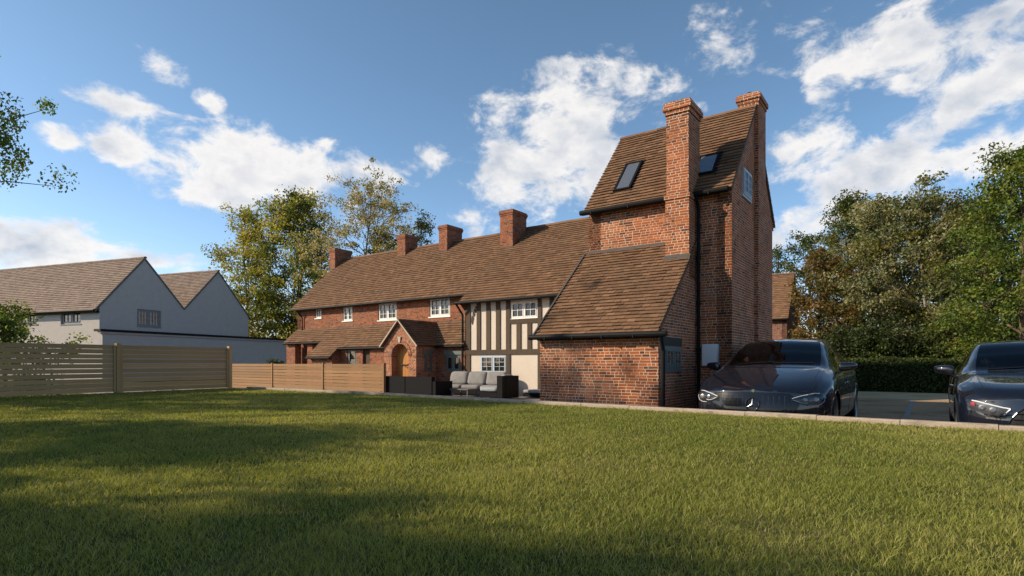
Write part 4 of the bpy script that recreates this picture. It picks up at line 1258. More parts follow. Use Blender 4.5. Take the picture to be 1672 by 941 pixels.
def make_car(label, loc, rz, style, group):
    ST = ST_A if style == 'A' else ST_B
    zs = 1.02 if style == 'A' else 1.05
    root = thing('parked_car', label, 'car', loc, rz, group)
    yk = [s[0] for s in ST]; Ln = yk[-1]
    ys = np.unique(np.concatenate([np.linspace(0, .25, 9), np.linspace(.25, Ln - .2, 84), np.linspace(Ln - .2, Ln, 6)]))
    ctl = []
    for s in ST:
        p4, p3 = s[4], s[5]
        ctl.append([(0, s[6]), (p3[0] * .8, s[6]), (p3[0] * .965, s[6] + .09), p3, p4, s[3], s[2], (0, s[1])])
    ctl = np.array(ctl)                      # stations x 8 x 2
    S = np.zeros((len(ys), 8, 2))
    for k in range(8):
        for c in range(2): S[:, k, c] = pchip(yk, ctl[:, k, c], ys)
    S[:, :, 1] *= zs
    def section(P):
        out_ = []; seg = []
        for k in range(7):
            p0 = P[k - 1] if k else np.array([-P[1][0], P[1][1]]); p1, p2 = P[k], P[k + 1]
            p3 = P[k + 2] if k < 6 else np.array([-P[6][0], P[6][1]])
            for i in range(SEGS[k]):
                t = i / SEGS[k]
                cr = .5 * ((2 * p1) + (p2 - p0) * t + (2 * p0 - 5 * p1 + 4 * p2 - p3) * t * t + (3 * p1 - p0 - 3 * p2 + p3) * t ** 3)
                ln = p1 + (p2 - p1) * t
                wgt = .15 if k in (4,) else (.75 if k in (3, 6) else (.2 if k == 5 else .5))
                out_.append(ln * (1 - wgt) + cr * wgt); seg.append((k, i))
        out_.append(P[7]); return np.array(out_), seg
    secs = []; 
    for i in range(len(ys)):
        s_, seg = section(S[i]); secs.append(s_)
    secs = np.array(secs)                    # n x K x 2
    K = secs.shape[1]
    sw_f, sw_r = (.34, .22) if style == 'A' else (.27, .2)
    def sweep(x, y):
        f = max(0, 1 - y / 1.15); r_ = max(0, 1 - (Ln - y) / 1.0)
        a = min(1, abs(x) / .95)
        return y + sw_f * a ** 2.7 * f ** 1.3 - sw_r * a ** 2.6 * r_ ** 1.3
    V = []; idx = {}
    def vert(x, y, z):
        key = (round(x, 5), round(y, 5), round(z, 5))
        if key not in idx: idx[key] = len(V); V.append((x, y, z))
        return idx[key]
    grid = {}
    for i, y in enumerate(ys):
        for k in range(K):
            x, z = secs[i][k]
            for sg in (1, -1):
                xx = x * sg if k not in (0, K - 1) else 0.0
                grid[i, k, sg] = vert(xx, sweep(xx, y), z)
    faces = {'body': [], 'trim': [], 'windscreen': [], 'rear_window': [], 'side_a': [], 'side_b': []}
    cow = 1.2 if style == 'A' else 1.45; hdr = 2.2 if style == 'A' else 2.45
    w0 = cow + .38; w1 = 3.9 if style == 'A' else 3.85; wm = cow + 1.40
    wr = .95 if style == 'A' else .98; wb = Ln - .92; WRAD = .355
    for i in range(len(ys) - 1):
        ym = (ys[i] + ys[i + 1]) / 2
        for k in range(K - 1):
            sk, si = seg[k]
            zm = (secs[i][k][1] + secs[i][k + 1][1]) / 2
            for sg in (1, -1):
                q = [grid[i, k, sg], grid[i + 1, k, sg], grid[i + 1, k + 1, sg], grid[i, k + 1, sg]]
                if sg < 0: q = q[::-1]
                if len(set(q)) < 3: continue
                q = list(dict.fromkeys(q))
                c = np.mean([V[j] for j in q], axis=0)
                if sk in (1, 2, 3) and abs(c[0]) > .6 and any((c[1] - wy) ** 2 + (c[2] - WRAD) ** 2 < (WRAD + .045) ** 2 for wy in (wr, wb)): continue
                t = 'body'
                if sk == 6 and cow + .05 < ym < hdr - .04: t = 'windscreen'
                elif sk == 6 and 3.75 < ym < 4.45 and style == 'A' or sk == 6 and 3.72 < ym < 4.35 and style == 'B': t = 'rear_window'
                elif sk == 5 and si >= 2 and cow + .05 < ym < hdr - .04: t = 'trim'
                elif sk == 4 and w0 - .12 < ym < w1 + .1:
                    if si in (1, 2, 3, 4) and w0 < ym < w1 and abs(ym - wm) > .045: t = 'side_a' if sg > 0 else 'side_b'
                    elif si <= 4: t = 'trim'
                faces[t].append(q)
    # front and rear caps
    k1 = SEGS[0]
    M = 22
    for end in (0, len(ys) - 1):
        rows = []
        for k in range(k1, K - 1):
            x, z = secs[end][k]; row = []
            for j in range(M + 1):
                xx = -x + 2 * x * j / M
                if j == 0: row.append(grid[end, k, -1]); continue
                if j == M: row.append(grid[end, k, 1]); continue
                b = .05 * (1 - (abs(xx) / x) ** 4) * math.sin(math.pi * min(1, max(0, (z - .15) / .60))) * (-1 if end == 0 else 1)
                row.append(vert(xx, sweep(xx, ys[end]) + b, z + .012 * (1 - (xx / x) ** 2) * (1 if k > K - 8 else 0)))
            rows.append(row)
        for r0, r1 in zip(rows[:-1], rows[1:]):
            for j in range(M):
                q = [r0[j], r0[j + 1], r1[j + 1], r1[j]]
                if end: q = q[::-1]
                faces['body'].append(q)
        # top strip to the centre vertex
        top = grid[end, K - 1, 1]
        for j in range(M):
            q = [rows[-1][j], rows[-1][j + 1], top]
            faces['body'].append(q[::-1] if end else q)
    def emit(name, keys, mats, smooth=True):
        m_ = MB(); m_.v = V
        m_.f = []; m_.t = []; m_.m = []
        used = {}
        vv = []
        for si_, kx in enumerate(keys):
            for q in faces[kx]:
                r_ = []
                for j in q:
                    if j not in used: used[j] = len(vv); vv.append(V[j])
                    r_.append(used[j])
                m_.f.append(tuple(r_)); m_.t.append(.5); m_.m.append(si_)
        m_.v = vv
        return m_.build(name, mats, root, smooth=smooth)
    emit('body', ['body', 'trim'], ['car_paint', 'black_gloss'])
    emit('windscreen', ['windscreen'], 'car_glass'); emit('rear_window', ['rear_window'], 'car_glass')
    emit('side_window', ['side_a'], 'car_glass'); emit('side_window', ['side_b'], 'car_glass')
    allq = [q for kx in faces for q in faces[kx]]
    bvh = BVHTree.FromPolygons([Vector(v) for v in V], allq)
    def proj(x, z, off=.006):
        h, nn, _, _ = bvh.ray_cast(Vector((x, -2, z)), Vector((0, 1, 0)))
        if h is None: return Vector((x, sweep(x, 0), z))
        if nn.y > 0: nn = -nn
        return h + nn * off
    def projx(y, z, sg, off=.004):
        h, nn, _, _ = bvh.ray_cast(Vector((2 * sg, y, z)), Vector((-sg, 0, 0)))
        return None if h is None else h + Vector((sg * off, 0, 0))
    def projz(x, y, off=.003):
        h, nn, _, _ = bvh.ray_cast(Vector((x, y, 3)), Vector((0, 0, -1)))
        return None if h is None else h + Vector((0, 0, off))
    def patch(m_, lo, hi, x0, x1, nx=18, nz=8, off=.006, slot=0, bulge=0.0, rim=True):
        """surface patch between two curves lo(x), hi(x), lying on the body"""
        g_ = []
        for i in range(nx + 1):
            x = x0 + (x1 - x0) * i / nx
            a, b = lo(x), hi(x); c_ = []
            for j in range(nz + 1):
                e = math.sin(math.pi * i / nx) * math.sin(math.pi * j / nz)
                c_.append(proj(x, a + (b - a) * j / nz, off + bulge * e))
            g_.append(c_)
        for i in range(nx):
            for j in range(nz):
                q = [g_[i][j], g_[i + 1][j], g_[i + 1][j + 1], g_[i][j + 1]]
                m_.add(q if x1 > x0 else q[::-1], .5, slot)
        if rim:
            edge = [g_[i][0] for i in range(nx + 1)] + [g_[nx][j] for j in range(1, nz + 1)] + [g_[i][nz] for i in range(nx - 1, -1, -1)] + [g_[0][j] for j in range(nz - 1, 0, -1)]
            for a, b in zip(edge, edge[1:] + edge[:1]):
                back = Vector((0, off + .012, 0))
                q = [a + back, b + back, b, a]
                m_.add(q if x1 > x0 else q[::-1], .5, slot)
    def line(m_, pts, r, slot=0, off=.006, seg=6):
        ps = [proj(x, z, off) for x, z in pts]
        m_.tube(ps, r, seg, slot=slot)
    def lerp(pts):
        xs_ = [p[0] for p in pts]; zz = [p[1] for p in pts]
        return lambda x: float(np.interp(abs(x), xs_, zz))
    if style == 'A':
        # closed black grille panel with fine vertical ribs
        gl_ = MB()
        lo = lerp([(0, .31), (.36, .31), (.50, .40), (.58, .52), (.60, .56)]); hi = lerp([(0, .722), (.40, .715), (.50, .705), (.60, .575)])
        patch(gl_, lo, hi, -.6, .6, 40, 10, .006)
        rb = gl_
        for x in np.arange(-.42, .43, .07):
            if abs(x) < .13: continue
            line(rb, [(x, lo(x) + .10 + (hi(x) - lo(x) - .13) * t) for t in (0, .5, 1)], .0018, 0, .0065, 5)
        gp_ = gl_.build('grille', 'grille_panel', root, smooth=True)
        ez_ = .555
        em = MB(); N_ = 32; er = .092
        em.tube([proj(er * math.cos(2 * math.pi * i / N_), ez_ + er * math.sin(2 * math.pi * i / N_), .018) for i in range(N_ + 1)], .008, 8)
        eo = em.build('emblem', 'black_gloss', gp_)
        c0 = proj(0, ez_, .02)
        stt = MB()
        for a in (90, 210, 330):
            d_ = Vector((math.cos(R(a)), 0, math.sin(R(a)))); p_ = Vector((-d_.z, 0, d_.x))
            tip = proj(d_.x * er * .95, ez_ + d_.z * er * .95, .02)
            f_ = Vector((0, -.006, 0))
            stt.add([c0 + p_ * .014, c0 + f_, tip]); stt.add([c0 + f_, c0 - p_ * .014, tip])
            q_ = Vector((math.cos(R(a + 60)), 0, math.sin(R(a + 60)))) * .013
        stt.build('emblem', 'emblem_metal', gp_)
        he = MB(); line(he, [(x, hi(x) + .008) for x in np.linspace(-.5, .5, 31)], .004, 0, .003); he.build('bonnet_gap', 'black_trim', root)
        bd = MB(); pz = proj(0.0, .752, .004)
        bd.tube([pz + Vector((0, .004, 0)), pz + Vector((0, -.006, 0))], [.026, .022], 14); bd.build('badge', 'chrome', root)
        for sg in (-1, 1):
            lo = lerp([(.50, .63), (.58, .585), (.72, .545), (.83, .56), (.885, .61)]); hi = lerp([(.50, .655), (.62, .70), (.74, .728), (.84, .728), (.885, .67)])
            hl = MB(); patch(hl, lo, hi, sg * .50, sg * .885, 22, 8, .004)
            ho = hl.build('headlight', 'headlamp_inner', root, smooth=True)
            dr_ = MB()
            line(dr_, [(sg * x, hi(x) - .008) for x in (.51, .58, .64, .70, .76, .82)], .006, 0, .014)
            line(dr_, [(sg * .53, .632), (sg * .60, .60), (sg * .66, .588), (sg * .70, .594)], .0055, 0, .014)
            line(dr_, [(sg * .70, .556), (sg * .78, .556), (sg * .84, .575), (sg * .875, .615), (sg * .88, .66)], .0045, 0, .012)
            dr_.build('running_light', 'lamp_white', ho)
            for lx, lr in ((.665, .031), (.79, .036)):
                p_ = proj(sg * lx, .635, .006)
                ln_ = MB(); ax = Vector((sg * .28, -1, 0)).normalized()
                ln_.tube([p_ - ax * .004, p_ + ax * .012, p_ + ax * .016], [lr, lr, lr * .6], 18); ln_.build('lens', 'alloy', ho)
            gs = MB(); patch(gs, lo, hi, sg * .50, sg * .885, 22, 8, .022, bulge=.012, rim=False); gs.build('lamp_cover', 'lamp_glass', ho, smooth=True)
            # side air curtain in the bumper
            ai = MB(); patch(ai, lerp([(.62, .30), (.86, .30)]), lerp([(.62, .38), (.74, .46), (.86, .40)]), sg * .62, sg * .86, 12, 5, .003); ai.build('air_intake', 'black_trim', root, smooth=True)
        hood_edge = [(.74, .08), (.735, .3), (.72, .6), (.735, .9), (.74, 1.16)]
    else:
        gl_ = MB()
        lo = lerp([(0, .30), (.34, .30), (.46, .43)]); hi = lerp([(0, .66), (.30, .66), (.40, .58), (.46, .46)])
        patch(gl_, lo, hi, -.46, .46, 30, 10, .004)
        gp_ = gl_.build('grille', 'black_trim', root, smooth=True)
        rb = MB()
        for z in (.37, .44, .51, .58):
            xm = max(x for x in np.linspace(0, .46, 60) if lo(x) < z < hi(x)) - .012
            line(rb, [(x, z) for x in np.linspace(-xm, xm, 9)], .007, 0, .012, 6)
        for x in np.arange(-.36, .37, .09): line(rb, [(x, lo(x) + .02), (x + .02, hi(x) - .02)], .005, 0, .01, 5)
        rb.build('grille_mesh', 'black_gloss', gp_)
        fr_ = MB()
        top = [(x, hi(x)) for x in np.linspace(-.46, .46, 25)]
        line(fr_, top, .007, 0, .010); fr_.build('grille_surround', 'black_gloss', gp_)
        for sg in (-1, 1):
            lo = lerp([(.40, .640), (.48, .555), (.56, .535), (.68, .560), (.80, .605), (.85, .655)]); hi = lerp([(.40, .642), (.50, .655), (.62, .685), (.74, .715), (.82, .728), (.85, .722)])
            hl = MB(); patch(hl, lo, hi, sg * .40, sg * .85, 24, 8, .004)
            ho = hl.build('headlight', 'headlamp_inner', root, smooth=True)
            dr_ = MB()
            line(dr_, [(sg * x, hi(x) - .010) for x in (.44, .50, .56, .62, .68, .74, .79)], .009, 0, .013)
            line(dr_, [(sg * .44, .632), (sg * .475, .585), (sg * .50, .556)], .009, 0, .013)
            dr_.build('running_light', 'lamp_white', ho)
            rd = MB(); patch(rd, lambda x: .650, lambda x: hi(x) - .026, sg * .765, sg * .805, 5, 3, .012, rim=False); rd.build('side_reflector', 'lamp_red', ho)
            for lx, lr in ((.60, .036), (.70, .036)):
                p_ = proj(sg * lx, .612 + (lx - .6) * .25, .006); ax = Vector((sg * .2, -1, 0)).normalized()
                ln_ = MB(); ln_.tube([p_ - ax * .004, p_ + ax * .010, p_ + ax * .013], [lr, lr, lr * .6], 18); ln_.build('lens', 'alloy', ho)
            gs = MB(); patch(gs, lo, hi, sg * .40, sg * .85, 24, 8, .022, bulge=.012, rim=False); gs.build('lamp_cover', 'lamp_glass', ho, smooth=True)
            ai = MB(); patch(ai, lerp([(.5, .28), (.86, .27)]), lerp([(.5, .33), (.62, .44), (.86, .36)]), sg * .5, sg * .86, 12, 5, .003); ai.build('air_intake', 'black_trim', root, smooth=True)
        hood_edge = [(.66, .07), (.69, .3), (.70, .6), (.71, .95), (.735, 1.40)]
    # bonnet and door shut lines
    for sg in (-1, 1):
        sl_ = MB()
        fy = lambda y: y
        pts = [projz(sg * x, sweep(x, y), -.001) for x, y in [(np.interp(t, [0, 1, 2, 3, 4], [p[0] for p in hood_edge]), np.interp(t, [0, 1, 2, 3, 4], [p[1] for p in hood_edge])) for t in np.linspace(0, 4, 25)]]
        pts = [p for p in pts if p is not None]
        sl_.tube(pts, .0035, 5)
        sl_.build('bonnet_gap', 'black_trim', root)
        for dy in (cow + .25, wm, wm + 1.1):
            pts = [projx(dy + (.04 * (z - .6)), z, sg, -.001) for z in np.linspace(.30, .95, 14)]
            pts = [p for p in pts if p is not None]
            s2_ = MB(); s2_.tube(pts, .0035, 5); s2_.build('door_gap', 'black_trim', root)
        hp = projx(wm - .18, .83, sg, .0)
        if hp:
            dh = MB(); dh.tube([hp + Vector((0, -.10, 0)), hp + Vector((sg * .02, -.06, 0)), hp + Vector((sg * .022, .08, 0)), hp + Vector((0, .12, 0))], .011, 8); dh.build('door_handle', 'chrome' if style == 'B' else 'car_paint', root, smooth=True)
        # window bright line
        wl_ = MB(); pts = [projx(y, float(pchip(yk, ctl[:, 4, 1], np.array([y]))[0]) * zs + .012, sg, .004) for y in np.linspace(w0 - .1, w1 + .1, 30)]
        wl_.tube([p for p in pts if p is not None], .008, 6); wl_.build('window_trim', 'black_gloss' if style == 'A' else 'chrome', root)
        # door mirror
        mb2 = MB(); mz = float(pchip(yk, ctl[:, 4, 1], np.array([cow + .45]))[0]) * zs
        mc = Vector((sg * 1.045, cow + .42, mz + .085)); vv = []; NU, NV = 16, 10
        for j in range(NV + 1):
            ph = -math.pi / 2 + math.pi * j / NV
            for i in range(NU):
                th = 2 * math.pi * i / NU
                e = lambda a, p: math.copysign(abs(a) ** p, a)
                X = e(math.sin(ph), .75) * .125; r_ = abs(math.cos(ph)) ** .55
                vv.append((mc.x + X * sg, mc.y + .075 * r_ * e(math.cos(th), .8) + .05 * (X / .125), mc.z + .068 * r_ * e(math.sin(th), .8) * (1 - .22 * X / .125) + .012 * X / .125))
        qs = [(j * NU + i, j * NU + (i + 1) % NU, (j + 1) * NU + (i + 1) % NU, (j + 1) * NU + i) for j in range(NV) for i in range(NU)]
        if sg < 0: qs = [q[::-1] for q in qs]
        mb2.v = vv; mb2.f = [tuple(q[::-1]) for q in qs]; mb2.t = [.5] * len(qs); mb2.m = [0] * len(qs)
        mo = mb2.build('mirror', 'car_paint', root, smooth=True)
        st_ = MB(); st_.tube([(sg * .90, cow + .42, mz - .005), (sg * .95, cow + .42, mz + .02), (sg * 1.0, cow + .43, mz + .05)], [.035, .026, .024], 8); st_.build('mirror_stalk', 'black_gloss', mo, smooth=True)
        # wheels and arches
        for wy in (wr, wb):
            wx = sg * .955 if style == 'A' else sg * .925
            ty = MB(); pr = [(-.215, .24), (-.22, .315), (-.19, .35), (-.03, .352), (0, .325), (.004, .25)]
            for a in range(36):
                a0, a1 = 2 * math.pi * a / 36, 2 * math.pi * (a + 1) / 36
                for (xa, ra), (xb, rb_) in zip(pr[:-1], pr[1:]):
                    pt = lambda x, r_, t: (wx + sg * x, wy + r_ * math.cos(t), WRAD - .002 + r_ * math.sin(t))
                    q = [pt(xa, ra, a0), pt(xa, ra, a1), pt(xb, rb_, a1), pt(xb, rb_, a0)]
                    ty.add(q if sg > 0 else q[::-1])
            wo = ty.build('wheel', 'rubber', root, smooth=True)
            rm = MB()
            for s_ in range(10):
                a = 2 * math.pi * s_ / 10
                d_ = Vector((0, math.cos(a), math.sin(a))); p_ = Vector((0, -math.sin(a), math.cos(a))); c_ = Vector((wx - sg * .02, wy, WRAD))
                rm.add([c_ + d_ * .05 + p_ * .022, c_ + d_ * .25 + p_ * .018, c_ + d_ * .25 - p_ * .018, c_ + d_ * .05 - p_ * .022][::(1 if sg < 0 else -1)])
            rm.tube([(wx - sg * .03, wy, WRAD), (wx - sg * .005, wy, WRAD)], .06, 16)
            for a in range(36):
                a0, a1 = 2 * math.pi * a / 36, 2 * math.pi * (a + 1) / 36
                pt = lambda x, r_, t: (wx + sg * x, wy + r_ * math.cos(t), WRAD + r_ * math.sin(t))
                for xa, ra, xb, rb_ in ((.004, .252, -.012, .235), (-.012, .235, -.12, .225)):
                    q = [pt(xa, ra, a0), pt(xa, ra, a1), pt(xb, rb_, a1), pt(xb, rb_, a0)]; rm.add(q if sg > 0 else q[::-1])
            rm.build('rim', 'alloy', wo)
            al = MB()
            for a in range(24):
                a0, a1 = R(-12) + R(204) * a / 24, R(-12) + R(204) * (a + 1) / 24
                pt = lambda x, r_, t: (x * sg, wy + r_ * math.cos(t), WRAD + r_ * math.sin(t))
                q = [pt(.50, WRAD + .05, a0), pt(.50, WRAD + .05, a1), pt(.915, WRAD + .05, a1), pt(.915, WRAD + .05, a0)]
                al.add(q if sg > 0 else q[::-1]); al.add([pt(.5, 0, a0), pt(.5, WRAD + .05, a0), pt(.5, WRAD + .05, a1)][::(1 if sg > 0 else -1)])
            lip = []
            for t in np.linspace(R(-8), R(188), 30):
                h_ = projx(wy + (WRAD + .055) * math.cos(t), max(.26, WRAD + (WRAD + .055) * math.sin(t)), sg, -.004)
                if h_: lip.append(h_)
            al.tube(lip, .010, 8)
            al.build('wheel_arch', 'black_gloss', root)
    # cabin
    fl_ = MB(); fl_.box(-.8, .8, cow + .2, 4.1, .3, .34); fl_.box(-.86, .86, 3.7, 4.3, .34, .9)
    fl_.build('cabin_floor', 'black_trim', root)
    da = MB()
    prof = [(cow - .05, 1.02), (cow + .25, 1.06), (cow + .55, 1.03), (cow + .62, .95), (cow + .55, .7), (cow - .05, .7)]
    k_ = .965 if style == 'B' else 1.02
    prof = [(y, z * k_) for y, z in prof]
    da.prism_x(prof[::-1], -.80, .80); da.build('dashboard', 'black_trim', root)
    sgw = 1 if style == 'A' else -1
    swm = MB(); c_ = Vector((sgw * .37, cow + .78, 1.0 * k_)); tx = Vector((1, 0, 0)); tz = Vector((0, .35, .94))
    swm.tube([c_ + (tx * math.cos(t) + tz * math.sin(t)) * .185 for t in np.linspace(0, 2 * math.pi, 33)], .015, 8)
    swm.tube([c_ - tx * .18, c_ + tx * .18], .02, 6); swm.tube([c_, c_ + Vector((0, -.25, -.06))], .03, 8)
    swm.build('steering_wheel', 'seat_fabric', root, smooth=True)
    for sx in (-.37, .37):
        for sy in (cow + 1.25, cow + 2.1):
            se = MB(); se.box(sx - .25, sx + .25, sy - .45, sy + .08, .45, .60, bev=.04)
            xf_ = lambda x, y, z: (x, y + (z - .6) * .22, z)
            b_ = MB(xf_); b_.box(sx - .24, sx + .24, sy + .0, sy + .13, .6, 1.12, bev=.04); b_.box(sx - .13, sx + .13, sy + .0, sy + .10, 1.16, 1.33, bev=.035); b_.box(sx - .05, sx - .03, sy + .04, sy + .06, 1.1, 1.18); b_.box(sx + .03, sx + .05, sy + .04, sy + .06, 1.1, 1.18)
            kk_ = len(se.v); se.v += b_.v; se.f += [tuple(i + kk_ for i in q) for q in b_.f]; se.t += b_.t; se.m += b_.m
            se.build('seat', 'seat_fabric', root)
    rm_ = MB(); rm_.box(-.11, .11, hdr + .02, hdr + .05, 1.33 * (1 if style == 'A' else .95), 1.40 * (1 if style == 'A' else .95), bev=.01); rm_.build('rear_view_mirror', 'black_trim', root)
    # wipers
    wi = MB()
    for x0_, x1_ in ((-.55, .05), (.0, .6)):
        pts = [projz(x0_ + (x1_ - x0_) * t, cow + .09 + .06 * t, .008) for t in np.linspace(0, 1, 8)]
        wi.tube([p for p in pts if p is not None], .007, 5)
    wi.build('wiper', 'black_trim', root)
    return root
CG = 'dark cars parked on the gravel behind the kerb'
make_car('dark blue saloon with closed black grille panel parked beside the brick tower', H(1.74, -2.74), HR, 'A', CG).scale = (1.03, 1.03, 1.03)
make_car('dark saloon with open mesh grille parked at the right edge of the picture', H(5.12, -2.72), HR, 'B', CG)
# ------------------------------------------------------------------ vegetation
def leaves_np(cent, rad, per, leaf, colors, rg, up=.35, aspect=.62):
    """rhombic leaves scattered round cluster centres; returns co, quads, colour"""
    n_ = len(cent) * per
    c = np.repeat(cent, per, 0); r_ = np.repeat(rad, per)[:, None]
    d = rg.normal(size=(n_, 3)); d /= np.linalg.norm(d, axis=1, keepdims=True)
    p = c + d * r_ * (rg.random((n_, 1)) ** .5) * np.array([1, 1, .75])
    nrm = rg.normal(size=(n_, 3)) + np.array([0, 0, up]) + d * .5
    nrm /= np.linalg.norm(nrm, axis=1, keepdims=True)
    a = np.cross(nrm, rg.normal(size=(n_, 3))); a /= np.linalg.norm(a, axis=1, keepdims=True)
    b = np.cross(nrm, a)
    s = leaf * (rg.uniform(.6, 1.35, (n_, 1)))
    fold = nrm * s * .12
    co = np.stack([p - a * s * .5, p + b * s * .5 * aspect + fold, p + a * s * .5, p - b * s * .5 * aspect + fold], 1).reshape(-1, 3)
    q = np.arange(n_ * 4).reshape(-1, 4)
    base = np.array(colors)[rg.integers(0, len(colors), len(cent))]
    base = 1.75 * np.repeat(base, per, 0) * rg.uniform(.75, 1.25, (n_, 1)) * (1 + rg.normal(size=(n_, 3)) * .06)
    colr = np.repeat(np.clip(base, .004, .6), 4, 0)
    return co, q, colr

def make_tree(name, label, base, Hh, Rr, colors, seed, crown0=.22, leaf=.13, nclus=260, per=44, crad=.55, bark='bark', trunk_r=.16,
              stems=1, group=None, cat='tree', shape=.75, lumps=.28, sparse=0.0, lean=(0, 0), tip=.0):
    rg = np.random.default_rng(seed); rn = random.Random(seed)
    t_ = thing(name, label, cat, base, 0, group)
    br = MB(); ends = []
    ph = [rn.uniform(0, 6.28) for _ in range(4)]
    def env(f, az):
        """crown radius at height fraction f"""
        g_ = (f - crown0) / (1 - crown0)
        if g_ <= 0 or g_ >= 1: return .05
        prof = (math.sin(math.pi * min(1, g_ ** shape * .98 + .02))) ** .65
        lump = 1 + lumps * (.5 * math.sin(3 * az + ph[0] + 5 * f) + .4 * math.sin(5 * az + ph[1] - 9 * f) + .5 * math.sin(2 * az + 11 * f + ph[2]))
        return Rr * prof * lump
    for st in range(stems):
        a0 = rn.uniform(0, 6.28); so_ = .0 if stems == 1 else Rr * .28
        top = Vector((math.cos(a0) * so_ + lean[0], math.sin(a0) * so_ + lean[1], Hh * (.93 if st == 0 else rn.uniform(.72, .9))))
        tp = []; nseg = 9
        w1_, w2_ = rn.uniform(-.4, .4) * Rr * .22, rn.uniform(-.4, .4) * Rr * .22
        for i in range(nseg + 1):
            f = i / nseg
            tp.append(Vector((top.x * f ** 1.3 + w1_ * math.sin(3.1 * f), top.y * f ** 1.3 + w2_ * math.sin(2.7 * f), top.z * f)))
        tr_ = trunk_r * (1 if stems == 1 else .75)
        br.tube(tp, [tr_ * (1.25 if i == 0 else 1) * (1 - .9 * i / nseg) + .008 for i in range(nseg + 1)], 8, cap=False)
        def along_t(f):
            x = f * nseg; i = min(nseg - 1, int(x)); return tp[i].lerp(tp[i + 1], x - i)
        nl = int(15 + Hh * 1.1) if stems == 1 else int(9 + Hh * .6)
        for k in range(nl):
            f0 = crown0 * .75 + (.95 - crown0 * .75) * (k + rn.random() * .6) / nl
            p0 = along_t(min(.98, f0)); az = k * 2.4 + rn.uniform(-.5, .5)
            f1 = min(.97, f0 + rn.uniform(.08, .2) * (1 - f0 * .4))
            rr = env(f1, az) * rn.uniform(.7, 1.0)
            p1 = Vector((tp[-1].x * f1 * .5 + math.cos(az) * rr, tp[-1].y * f1 * .5 + math.sin(az) * rr, f1 * Hh))
            mid_ = p0.lerp(p1, .5) + Vector((rn.uniform(-.12, .12) * Rr, rn.uniform(-.12, .12) * Rr, -.03 * Hh + rn.uniform(0, .05) * Hh))
            lr = tr_ * .42 * (1 - f0 * .6)
            lp = [p0, p0.lerp(mid_, .5) + Vector((0, 0, .02 * Hh)), mid_, mid_.lerp(p1, .5) + Vector((0, 0, .015 * Hh)), p1]
            br.tube(lp, [lr, lr * .8, lr * .6, lr * .4, .012], 6, cap=False)
            ends.append(p1); ends.append(lp[3])
            for m_ in range(5):
                q0 = lp[1 + m_ % 4].lerp(lp[min(4, 2 + m_ % 4)], rn.random()); az2 = az + rn.uniform(-1.3, 1.3)
                ln_ = Rr * rn.uniform(.18, .42)
                q1 = q0 + Vector((math.cos(az2) * ln_, math.sin(az2) * ln_, ln_ * rn.uniform(-.1, .9)))
                qm = q0.lerp(q1, .5) + Vector((0, 0, ln_ * .1))
                br.tube([q0, qm, q1], [lr * .3 + .004, lr * .2 + .003, .006], 5, cap=False)
                ends.append(q1); ends.append(qm)
                if sparse:
                    for _ in range(3):
                        q2 = q1 + Vector((rn.uniform(-1, 1), rn.uniform(-1, 1), rn.uniform(-.1, 1))) * ln_ * .45
                        br.tube([qm.lerp(q1, rn.random()), q2], [.010, .005], 4, cap=False); ends.append(q2)
    br.build('trunk', bark, t_, smooth=True)
    ends = np.array([tuple(e) for e in ends])
    # cluster centres: twig ends plus points in the outer shell of the crown
    n1_ = min(len(ends), int(nclus * (.55 if not sparse else .9)))
    cc = [ends[i] for i in rg.permutation(len(ends))[:n1_]]
    while len(cc) < nclus:
        f = crown0 + (1 - crown0) * rn.random(); az = rn.uniform(0, 6.28)
        rr = env(f, az) * math.sqrt(rn.uniform(.25, 1.0))
        cc.append((tp[-1].x * f * .5 + math.cos(az) * rr, tp[-1].y * f * .5 + math.sin(az) * rr, f * Hh))
    cc = np.array(cc) + rg.normal(size=(len(cc), 3)) * crad * .25
    cc[:, 2] = np.maximum(cc[:, 2], .15)
    rd = crad * rg.uniform(.55, 1.25, len(cc))
    co, q, cl = leaves_np(cc, rd, per, leaf, colors, rg)
    mesh_np('crown', co, q, cl, 'leaf', t_)
    return t_

G_OLIVE = [(.068, .070, .018), (.050, .058, .016), (.088, .080, .022)]
G_YEL = [(.18, .165, .034), (.15, .148, .030), (.20, .175, .040), (.11, .12, .026)]
G_DARK = [(.020, .030, .010), (.026, .038, .012), (.017, .025, .009)]
G_MID = [(.038, .056, .014), (.046, .064, .016), (.031, .046, .012)]
G_BRIGHT = [(.075, .12, .018), (.095, .14, .022), (.06, .095, .016), (.12, .15, .026)]
G_GREY = [(.12, .125, .07), (.085, .095, .05), (.14, .135, .072)]
G_BROWN = [(.085, .056, .018), (.075, .058, .018), (.10, .062, .02), (.055, .05, .016)]
G_PALE = [(.20, .17, .095), (.17, .15, .08), (.23, .195, .11), (.13, .12, .06)]

def at(px, d): return ((px - 836) / F * d, d, 0)
